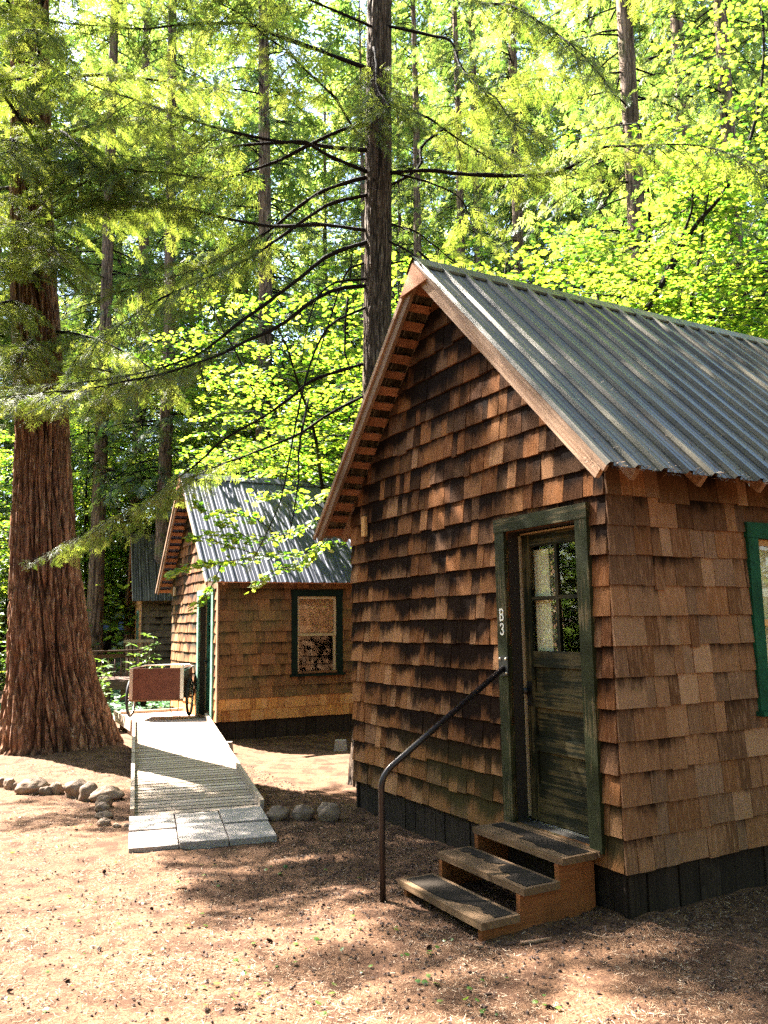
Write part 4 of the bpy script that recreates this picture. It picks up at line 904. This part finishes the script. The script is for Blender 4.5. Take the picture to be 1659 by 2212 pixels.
for (q, az, L_, rise, dr_) in TB:
    b0 = atd(*q, TY); P = gen_branch(b0, az, L_, rise, dr_, r_); mb = MB(); mb.tube(P, np.linspace(.035, .006, len(P)), 7)
    Mx = foliage(P, r_, .15, .085, 1.25, .042, .22, .7, .08, mb); br = mb.build('branch', M['twig'], T2); foliage_obj('foliage', Mx, M['hem'], br, SPR)
P = smooth_path([atd(330, 1085, TY - 1.3), atd(260, 1140, TY - 1.6), atd(200, 1155, TY - 1.7), atd(130, 1180, TY - 1.7), atd(60, 1215, TY - 1.8)], 16)
# low spray that crosses the trunk belongs to the hemlock
mb = MB(); mb.tube(P, np.linspace(.012, .004, len(P)), 6); Mx = foliage(P, r_, .2, .12, .5, .07, .2, .6, .05, mb); br = mb.build('branch', M['twig'], T1); foliage_obj('foliage', Mx, M['hem'], br, SPR)

# --- background conifers: four kinds of crown, shared by the copies
def conifer_proto(seed, Ht=40., z0=3., lvl=SPM, n=120, Lb=3.6, size=.42, sec=.36, spr=.17):
    r = np.random.default_rng(seed); mb = MB(); Ms = []
    for i in range(n):
        z = z0 + (Ht - z0) * (i / n) ** 1.05; az = r.uniform(0, 2 * math.pi); L_ = Lb * (1 - .6 * (z - z0) / (Ht - z0)) * r.uniform(.6, 1.15)
        P = gen_branch((0, 0, z), az, L_, r.uniform(-.05, .25), r.uniform(.5, 1.1), r, 8); mb.tube(P[::2], np.linspace(.03, .008, len(P[::2])), 4, cap=False)
        Ms.append(foliage(P, r, .22, sec, 1.1, spr, size, .7, .05))
    return mb, np.vstack(Ms)
kinds = []
for k, kw in enumerate([dict(z0=2.2, n=250), dict(z0=4., Lb=3.2, n=240), dict(z0=1.2, Lb=4., n=260), dict(z0=7., Lb=3., n=200)]):
    mb, Mx = conifer_proto(50 + k, **kw); kinds.append((mb, Mx))
LINEUP = []
def conifer(x, y, k, sc_, rot, label, group='tall conifers standing behind the cabins', tr_r=.19):
    root = empty('conifer', (x, y, gh(x, y) - .05), rot, label=label, cat='tree', group=group); root.scale = (sc_, sc_, sc_)
    src = LINEUP[k] if k < len(LINEUP) and LINEUP[k] else None
    if src is None:
        mb, Mx = kinds[k]
        t = trunk('trunk', [(0, 0, -.2), (.05, .02, 4), (-.05, .05, 12), (.1, 0, 25), (0, 0, 40)], [tr_r * 1.35, tr_r, tr_r * .85, tr_r * .6, tr_r * .15], M['barkfar'], root, 28, .3, .03, 3.5, .8, .1, k)
        c = mb.build('limbs', M['twig'], root); f = foliage_obj('crown', Mx, M['hemfar'], root, SPM)
        while len(LINEUP) <= k: LINEUP.append(None)
        LINEUP[k] = (t, c, f)
    else:
        for s_ in src:
            o = s_.copy(); C.objects.link(o); o.parent = root
    return root
far = 'tall conifer with drooping green branches in the wood behind the cabins'
named = [((205, 1300), 27, 3, 1.0, 'conifer with a slim reddish trunk between the big trunk and the far cabin'), ((298, 1000), 30, 3, 1.05, 'conifer with dark trunk rising left of the far cabin ridge'), ((356, 1000), 26, 3, .95, 'conifer with pale trunk just left of the middle cabin peak'),
         ((568, 800), 24, 1, 1., 'conifer with dark trunk above the middle cabin roof'), ((1362, 300), 21, 3, 1.15, 'conifer with dark trunk at the upper right behind the maples'), ((1458, 30), 25, 3, 1.2, 'conifer whose trunk tops out between the two upper right maples'), ((1598, 600), 19, 3, .9, 'conifer with brown trunk low at the right edge above the roof')]
pos_used = []
for (q, Y, k, s_, lab) in named:
    p_ = atd(*q, Y); conifer(p_[0], p_[1], k, s_, random.uniform(0, 6), lab, tr_r=.24); pos_used.append((p_[0], p_[1]))
rd = random.Random(5); cnt = 0
while cnt < 38:
    Y = rd.uniform(21, 62); x = rd.uniform(-.62, .62) * Y + rd.uniform(-3, 3)
    if any((x - a) ** 2 + (Y - b) ** 2 < 9 for a, b in pos_used): continue
    if -9.5 < x < 6 and Y < 26: continue
    if x < 2 and Y < 34: continue
    if x < -4 and Y < 47: continue
    pos_used.append((x, Y)); conifer(x, Y, rd.randrange(4), rd.uniform(.85, 1.25), rd.uniform(0, 6), far, 'conifers of the wood behind the cabins'); cnt += 1
# tall neighbours outside the picture on the sunny side, whose crowns throw the dappled shade
for (x, y, k, s_) in SHADE:
    conifer(x, y, k, s_, x * 3.1, 'tall conifer standing left of the big trunk, beyond the edge of the photo', 'conifers beyond the left edge')

for (x, y, k, s_) in BEHIND:
    conifer(x, y, k, s_, x * 2.1, 'tall conifer of the wood on the near side, outside the photo', 'conifers on the photographer side')

# --- vine maples
def leaf_proto():
    pts = []; n = 7
    for i in range(n):
        a = R(-150 + 300 * i / (n - 1)); r0 = .5 * (1, .92, .85, .7)[abs(i - 3)]; pts.append((r0 * math.cos(a) + .5, r0 * math.sin(a)))
        if i < n - 1: a2 = R(-150 + 300 * (i + .5) / (n - 1)); pts.append((.3 * math.cos(a2) + .5, .3 * math.sin(a2)))
    V = [(.45, 0, .03)] + [(p[0], p[1], -.10 * (abs(p[1]) * 2) ** 2) for p in pts] + [(.12, 0, 0)]
    m = len(V) - 1; return np.array(V), np.array([(0, 1 + i, 1 + (i + 1) % m) for i in range(m)])
LEAF = [leaf_proto()]
def maple_leaves(P, r, L=.9, dens=.035, size=.1, start=.25, spread=.55):
    """flat layered leaf sheets along a shoot"""
    P = np.asarray(P); s = np.concatenate([[0], np.cumsum(np.linalg.norm(np.diff(P, axis=0), axis=1))]); pos, X, up, sz = [], [], [], []
    n = int(s[-1] * (1 - start) / dens); t = (start + (1 - start) * r.random(n)) ; q = interp(P, t)
    d = interp(P, np.minimum(t + .03, 1)) - interp(P, t - .03); d /= np.linalg.norm(d, axis=1, keepdims=True) + 1e-9
    hz = np.cross(d, [0, 0, 1.]); hz /= np.linalg.norm(hz, axis=1, keepdims=True) + 1e-9
    off = r.normal(0, .5, n) * spread * (1 - .5 * t); q = q + hz * off[:, None] + np.stack([np.zeros(n), np.zeros(n), r.normal(0, .03, n) - .12 * np.abs(off)], -1)
    X = d + hz * np.sign(off)[:, None] * .8 + r.normal(0, .35, (n, 3)) * [1, 1, .4]; up = np.stack([r.normal(0, .45, n), r.normal(0, .45, n), np.ones(n)], -1)
    return frames(q, X, up, size * r.uniform(.6, 1.2, n))
def maple_proto(seed, Ht=7., nst=6, spreadr=3., size=.105, ncl=46):
    r = np.random.default_rng(seed); mb = MB(); Ms = []
    for k in range(nst):
        az = 2 * math.pi * (k + r.uniform(0, .6)) / nst; h_ = Ht * r.uniform(.65, 1.); rad = spreadr * r.uniform(.5, 1.)
        P = smooth_path([(0.1 * math.cos(az), .1 * math.sin(az), 0), (.3 * rad * math.cos(az), .3 * rad * math.sin(az), h_ * .4), (.65 * rad * math.cos(az + .15), .65 * rad * math.sin(az + .15), h_ * .78), (rad * math.cos(az + .2), rad * math.sin(az + .2), h_)], 14)
        P += np.cumsum(r.normal(0, .03, P.shape), axis=0) * np.linspace(0, 1, 14)[:, None]; mb.tube(P, np.linspace(.05, .012, 14), 7)
        for q in range(ncl):
            t = r.uniform(.22, 1.); o = interp(P, [t])[0]; az2 = r.uniform(0, 2 * math.pi); Q = gen_branch(o, az2, r.uniform(.8, 1.9), r.uniform(-.1, .35), .25, r, 7); mb.tube(Q, np.linspace(.011, .003, len(Q)), 4, cap=False)
            Ms.append(maple_leaves(Q, r, size=size, dens=.0155, spread=.58))
    return mb, np.vstack(Ms)
MP = [maple_proto(80), maple_proto(81, 8.5, 7, 3.4), maple_proto(82, 5.5, 6, 2.8)]; MPO = {}
def maple(x, y, k, s_, rot, label, group='vine maples with bright leaves'):
    root = empty('vine_maple', (x, y, gh(x, y) - .05), rot, label=label, cat='tree', group=group); root.scale = (s_,) * 3
    if k not in MPO:
        mb, Mx = MP[k]; MPO[k] = (mb.build('stems', M['barkmaple'], root), foliage_obj('crown', Mx, M['maple'], root, LEAF))
    else:
        for q in MPO[k]: o = q.copy(); C.objects.link(o); o.parent = root
for (x, y, k, s_, lab) in MAPLES: maple(x, y, k, s_, x * 2.3 + y, lab)

# mossy arching maple stems at the upper right, in front of the leaf mass
TM = empty('arching_maple', (0, 0, 0), label='arching mossy maple stem with bright leaves above the right of the near roof', cat='tree', group='vine maples with bright leaves')
b0 = atd(1330, 780, 13.4); P = smooth_path([(b0[0] + .1, 13.5, 0), (b0[0] + .1, 13.45, 2.), b0] + [atd(x, y, 13.3 - .2 * i) for i, (x, y) in enumerate(((1400, 665), (1450, 580), (1500, 490), (1560, 420), (1610, 330), (1640, 220), (1650, 90), (1640, -60)))], 40)
mb = MB(); mb.tube(P, np.linspace(.06, .015, len(P)), 9); Q = smooth_path([interp(P, [.58])[0], atd(1490, 470, 12.9), atd(1500, 400, 12.7), atd(1560, 300, 12.4)], 12); mb.tube(Q, np.linspace(.03, .01, 12), 7)
r2 = np.random.default_rng(4); Ms = []
for S_ in (P, Q):
    for q in range(46 if S_ is P else 18):
        o = interp(S_, [r2.uniform(.4, 1.)])[0]; B = gen_branch(o, r2.uniform(0, 6.3), r2.uniform(.7, 1.8), .1, .25, r2, 7); mb.tube(B, np.linspace(.009, .003, len(B)), 4, cap=False); Ms.append(maple_leaves(B, r2, size=.11, dens=.02, spread=.7))
mb.build('stems', M['barkmaple'], TM); foliage_obj('crown', np.vstack(Ms), M['maple'], TM, LEAF)

# slender maple whose leafy shoots hang in front of the middle cabin's roof
TV = empty('slender_maple', (0, 0, 0), label='slender maple shoots with bright round leaves hanging before the middle cabin roof', cat='tree', group='vine maples with bright leaves')
VY = 11.2; mb = MB(); Ms = []; r3 = np.random.default_rng(9)
g0 = atd(850, 1300, VY); mb.tube(smooth_path([(.55, 11.3, 0), (.45, 11.25, 1.5), atd(830, 1000, VY), atd(745, 1060, VY)], 16), np.linspace(.03, .012, 16), 7)
SH = [([(745,1060),(705,1110),(660,1135),(600,1160),(540,1165),(480,1155),(440,1150)], .33), ([(745,1060),(700,1175),(640,1195),(560,1200),(480,1215),(400,1225),(365,1245)], .4), ([(700,1100),(640,1060),(600,1065),(560,1075),(540,1070)], .25),
      ([(600,1160),(560,1125),(500,1105),(450,1110),(420,1085)], .3), ([(560,1200),(500,1180),(450,1165),(410,1160)], .35), ([(480,1215),(460,1260),(440,1290),(415,1310)], .25), ([(660,1135),(690,1160),(660,1215),(600,1230),(540,1270)], .25), ([(740,1080),(715,1060),(680,1080),(640,1090)], .25), ([(540,1165),(500,1140),(470,1130)], .3)]
for pts, sp_ in SH:
    P = smooth_path([atd(x, y, VY - .9 * (745 - x) / 380) for x, y in pts], 14); mb.tube(P, np.linspace(.009, .003, 14), 5, cap=False); Ms.append(maple_leaves(P, r3, size=.115, dens=.0105, spread=sp_, start=.25))
mb.build('stems', M['barkmaple'], TV); foliage_obj('crown', np.vstack(Ms), M['maple'], TV, LEAF)

# --- shrubs
def blade_leaf():
    V = [(0, 0, 0), (.3, .14, .02), (.65, .16, 0), (1, 0, -.08), (.65, -.16, 0), (.3, -.14, .02), (.5, 0, -.03)]
    return np.array(V), np.array([(6, i, (i + 1) % 6) for i in range(6)])
BL_ = [blade_leaf()]
def rhodo(x, y, w, h_, label, n=60, seed=0, size=.14, dens=10):
    r = np.random.default_rng(seed); root = empty('rhododendron', (x, y, gh(x, y)), 0, label=label, cat='shrub', group='leafy shrubs'); mb = MB(); pos, X, up, sz = [], [], [], []
    for k in range(n):
        a = r.uniform(0, 6.3); rr_ = w * math.sqrt(r.random()); tip = np.array([rr_ * math.cos(a), rr_ * math.sin(a) * .8, h_ * r.uniform(.25, 1.) * (1 - .4 * (rr_ / w) ** 2)]); P = smooth_path([(0, 0, 0), tip * [.4, .4, .55], tip], 6); mb.tube(P, np.linspace(.014, .005, 6), 4, cap=False)
        for ww in range(3):
            o = interp(P, [1 - .16 * ww])[0]
            for q in range(dens): a2 = 6.28 * q / dens + r.uniform(-.3, .3); pos.append(o); X.append([math.cos(a2), math.sin(a2), r.uniform(-.35, .4)]); up.append([r.normal(0, .2), r.normal(0, .2), 1]); sz.append(size * r.uniform(.6, 1.15))
    mb.build('stems', M['barkmaple'], root); foliage_obj('leaves', frames(pos, X, up, sz), M['rhodo'], root, BL_)
for a in SHRUBS: rhodo(*a[:4], a[4], *a[5:])

# green ground cover beside the deck and under the far trees
def cover():
    r = np.random.default_rng(3); n = 26000; y = r.uniform(15.5, 27, n); x = r.uniform(-9.5, -3.2, n)
    keep = (x < -4.6 - .25 * (y - 15)) | (y > 17.5); keep &= ~((x > -5.4) & (y < 16.7)); keep &= np.array([mn.noise(Vector((a * .8, b * .8, 5))) > -.25 for a, b in zip(x, y)])
    x, y = x[keep], y[keep]; n = len(x); z = np.array([gh(a, b) for a, b in zip(x, y)]) + r.uniform(.03, .14, n); a = r.uniform(0, 6.3, n)
    Mx = frames(np.stack([x, y, z], -1), np.stack([np.cos(a), np.sin(a), r.normal(0, .2, n)], -1), np.stack([r.normal(0, .3, n), r.normal(0, .3, n), np.ones(n)], -1), r.uniform(.07, .14, n))
    o = foliage_obj('ground_cover', Mx, M['clover'], None, LEAF); tag(o, 'low green leafy ground cover behind the deck', kind='stuff')
cover()
# far undergrowth and far wood that read as one mass
def mass(name, n, y0, y1, zmax, size, mat, seed, label, lvl, thr=-.1, a0=-.65, a1=.65):
    r = np.random.default_rng(seed); rad_ = r.uniform(y0, y1, n); th_ = r.uniform(a0, a1, n); y = rad_ * np.cos(th_); x = rad_ * np.sin(th_); z = zmax * r.random(n) ** 1.3
    keep = np.array([mn.noise(Vector((a * .22, b * .22, c * .3))) + .3 * mn.noise(Vector((a, b, c))) > thr for a, b, c in zip(x, y, z)]); x, y, z = x[keep], y[keep], z[keep]; n = len(x); a = r.uniform(0, 6.3, n)
    Mx = frames(np.stack([x, y, z], -1), np.stack([np.cos(a), np.sin(a), r.normal(-.2, .3, n)], -1), np.stack([r.normal(0, .5, n), r.normal(0, .5, n), np.ones(n)], -1), size * r.uniform(.6, 1.3, n))
    o = foliage_obj(name, Mx, mat, None, lvl); tag(o, label, kind='stuff')
mass('undergrowth', 15000, 27, 48, 3.4, .3, M['maple'], 1, 'bright leafy undergrowth of the wood far behind', LEAF)
mass('far_wood', 125000, 46, 85, 50, 1.05, M['hemfar'], 2, 'pale green far wood closing off the view', SPF, .01, -.62, .62)
mass('surrounding_wood', 60000, 46, 80, 20, 1.1, M['hemfar'], 4, 'wood standing round the clearing outside the photo', SPF, -.1, .62, 2 * math.pi - .62)
mass('side_thicket', 30000, 11, 30, 7, .5, M['hemfar'], 3, 'leafy thicket left of the path, beyond the edge of the photo', SPF, -.2, -2.1, -.9)

# --- forest litter
def litter():
    r = np.random.default_rng(8); N_ = 400000; y = 2.3 + 9.5 * r.random(N_) ** 1.7; x = r.uniform(-.52, .52, N_) * y * 1.02; keep = np.ones(N_, bool)
    X1, Y1 = x - C1[0], y - C1[1]; s_ = np.array([math.cos(A1), math.sin(A1)]); g_ = np.array([-math.sin(A1), math.cos(A1)]); lx = X1 * s_[0] + Y1 * s_[1]; ly = X1 * g_[0] + Y1 * g_[1]
    pat = np.array([mn.noise(Vector((a * 1.6, b * 1.6, 11))) + .6 * mn.noise(Vector((a * 6, b * 6, 12))) for a, b in zip(x, y)]); keep &= (r.random(N_) < np.clip(.62 + 1.1 * pat, .12, 1))
    keep &= ~((lx > -.02) & (ly > -.02)); keep &= ~((x > -2.5) & (x < -1) & (y > 6.95 + (x + 2.1) * .28) & (y < 8.6))
    x, y = x[keep], y[keep]; n = len(x); z = np.array([gh(a, b) + .014 * mn.noise(Vector((a * 9, b * 9, 1))) + .012 * mn.noise(Vector((a * 23, b * 23, 2))) * (1 + mn.noise(Vector((a, b, 7)))) for a, b in zip(x, y)]) + r.uniform(.001, .008, n)
    V = np.array([(0, -.5, 0), (1, -.35, .05), (1, .35, .05), (0, .5, 0)]) * [1, .09, 1]; a = r.uniform(0, 6.3, n)
    Mx = frames(np.stack([x, y, z], -1), np.stack([np.cos(a), np.sin(a), r.normal(0, .22, n)], -1), np.stack([r.normal(0, .4, n), r.normal(0, .4, n), np.ones(n)], -1), r.uniform(.010, .030, n))
    o = scatter('needle_litter', (V, np.array([(0, 1, 2, 3)])), Mx, M['needle']); tag(o, 'dry fallen needles and bark crumbs strewn over the path', kind='stuff')
    # crumbs: bark bits and small cone scales
    n = 42000; y = 2.3 + 9 * r.random(n) ** 1.4; x = r.uniform(-.5, .5, n) * y
    lx = (x - C1[0]) * s_[0] + (y - C1[1]) * s_[1]; ly = (x - C1[0]) * g_[0] + (y - C1[1]) * g_[1]; dens = np.exp(-np.abs(np.minimum(lx, 0)) / .75) * (ly > -.2) + np.exp(-np.abs(np.minimum(ly, 0)) / .5) * (lx > -.3) + .1 + .8 * np.exp(-((x - .1) / 1.2) ** 2 - ((y - 7.2) / 1.8) ** 2)
    keep = (r.random(n) < dens) & ~((lx > -.02) & (ly > -.02)) & ~((x > -2.6) & (x < -1) & (y > 6.9) & (y < 8.6)); x, y = x[keep], y[keep]; n = len(x); z = np.array([gh(a, b) for a, b in zip(x, y)]) + .006; a = r.uniform(0, 6.3, n)
    th = np.linspace(0, 2 * math.pi, 6)[:-1]; V = np.array([(math.cos(t) * .5, math.sin(t) * .35, 0) for t in th] + [(0, 0, .3)]); Fc = np.array([(i, (i + 1) % 5, 5) for i in range(5)])
    Mx = frames(np.stack([x, y, z], -1), np.stack([np.cos(a), np.sin(a), r.normal(0, .3, n)], -1), np.stack([r.normal(0, .4, n), r.normal(0, .4, n), np.ones(n)], -1), r.uniform(.008, .03, n))
    o = scatter('bark_crumbs', (V, Fc), Mx, M['cone']); tag(o, 'dark bark crumbs and cone scales scattered on the ground', kind='stuff')
litter()
def fallen_leaves():
    r = np.random.default_rng(21); n = 110; P = []
    while len(P) < n:
        q = gp(r.uniform(0, 1659), r.uniform(1760, 2205)); lx = (q[0] - C1[0]) * math.cos(A1) + (q[1] - C1[1]) * math.sin(A1)
        if lx < -1.05 and not (-2.6 < q[0] < -.9 and q[1] > 6.8): P.append((q[0], q[1], gh(q[0], q[1]) + .018))
    a = r.uniform(0, 6.3, n); Mx = frames(P, np.stack([np.cos(a), np.sin(a), r.normal(0, .2, n)], -1), np.stack([r.normal(0, .3, n), r.normal(0, .3, n), np.ones(n)], -1), r.uniform(.02, .05, n))
    o = foliage_obj('fallen_leaves', Mx, M['rhodo'], None, LEAF); tag(o, 'few small green leaf scraps lying on the needle litter', kind='stuff')
fallen_leaves()
def roof_debris():
    r = np.random.default_rng(12); W_, k_ = 3.728, (4.947 - 2.735) / (3.728 / 2 + .327); sl = math.atan(k_); Ls = (W_ / 2 + .327) / math.cos(sl)
    n = 2600; d = Ls * (1 - r.random(n) ** 1.5 * .95); x = r.uniform(-.3, 5.5, n); tuft = r.random(n) < .35; d[tuft] = Ls - r.uniform(-.01, .03, tuft.sum()); x[tuft] = np.round(x[tuft] / .23) * .23 - .31 + .1 + r.normal(0, .035, tuft.sum())
    y = W_ / 2 - d * math.cos(sl); z = 4.947 - d * math.sin(sl) + .006 + tuft * r.uniform(-.03, .02, n); m_ = Matrix.Translation(C1) @ Matrix.Rotation(A1, 4, 'Z'); P = np.array([m_ @ Vector(q) for q in zip(x, y, z)]); a = r.uniform(0, 6.3, n)
    V = np.array([(0, -.5, 0), (1, -.3, .05), (1, .3, .05), (0, .5, 0)]) * [1, .16, 1]
    Mx = frames(P, np.stack([np.cos(a), np.sin(a) * .6, np.sin(a) * .5 + r.normal(0, .3, n)], -1), np.stack([r.normal(.3, .3, n), r.normal(-.6, .3, n), np.ones(n)], -1), r.uniform(.012, .04, n))
    o = scatter('needle_debris', (V, np.array([(0, 1, 2, 3)])), Mx, M['needle']); tag(o, 'dry needles caught on the near metal roof and along its eave', kind='stuff')
roof_debris()
def cone_mesh():
    V = []; Fc = []
    V0, n = [], 0
    for k in range(46):
        t = k / 46; a = k * 2.4; r0 = .5 * math.sin(math.pi * (.12 + .8 * t)) * .62; c = np.array([t - .5, 0, 0]); d = np.array([.35, math.cos(a), math.sin(a)]); d /= np.linalg.norm(d); s_ = np.array([0, -math.sin(a), math.cos(a)])
        b = len(V); V += [c + s_ * .07, c - s_ * .07, c + d * r0 - s_ * .1, c + d * r0 * 1.15, c + d * r0 + s_ * .1]; Fc += [(b, b + 1, b + 2), (b, b + 2, b + 3), (b, b + 3, b + 4)]
    return np.array(V), np.array(Fc)
V, Fc = cone_mesh(); cone0 = None; rd = random.Random(3)
for k in range(34):
    px, py = rd.uniform(0, 1659), rd.uniform(1790, 2200); q = gp(px, py)
    lx = (q[0] - C1[0]) * math.cos(A1) + (q[1] - C1[1]) * math.sin(A1)
    if lx > -1.1 or (-2.6 < q[0] < -.9 and q[1] > 6.8): continue
    if cone0 is None: cone0 = arr_mesh('fir_cone', V, Fc, M['cone']); o = cone0
    else: o = cone0.copy(); C.objects.link(o)
    s_ = rd.uniform(.02, .045); o.scale = (s_ * 1.5, s_, s_); o.location = (q[0], q[1], gh(q[0], q[1]) + s_ * .3); o.rotation_euler = (rd.uniform(-.3, .3), rd.uniform(-.3, .3), rd.uniform(0, 6)); tag(o, 'small dark fallen cone lying loose on the needle covered path', 'cone', 'fallen cones on the path')
def stick(pts, rad, lab):
    P = [gp(*p_) for p_ in pts]; b = P[0]; mb = MB(); mb.tube([Vector((p_[0] - b[0], p_[1] - b[1], gh(p_[0], p_[1]) + .012 - 0)) for p_ in P], [rad, rad * .9, rad * .5][:len(P)], 6); o = mb.build('fallen_stick', M['rake']); o.location = (b[0], b[1], 0); tag(o, lab, 'stick', 'fallen sticks by the steps')
zz5 = lambda x, y: (822.9 + x * .504, 1700.7 + y * .504)
stick([zz5(598, 655), zz5(660, 650), zz5(732, 636)], .012, 'thick pale stick lying in front of the stringer of the steps'); stick([zz5(865, 615), zz5(960, 638), zz5(1100, 632)], .004, 'long thin twig on the ground below the cabin corner')
stick([zz5(400, 668), zz5(440, 672)], .009, 'short pale stick left of the thick one by the steps'); stick([zz5(1140, 600), zz5(1165, 640)], .004, 'short thin twig right of the long one below the corner')
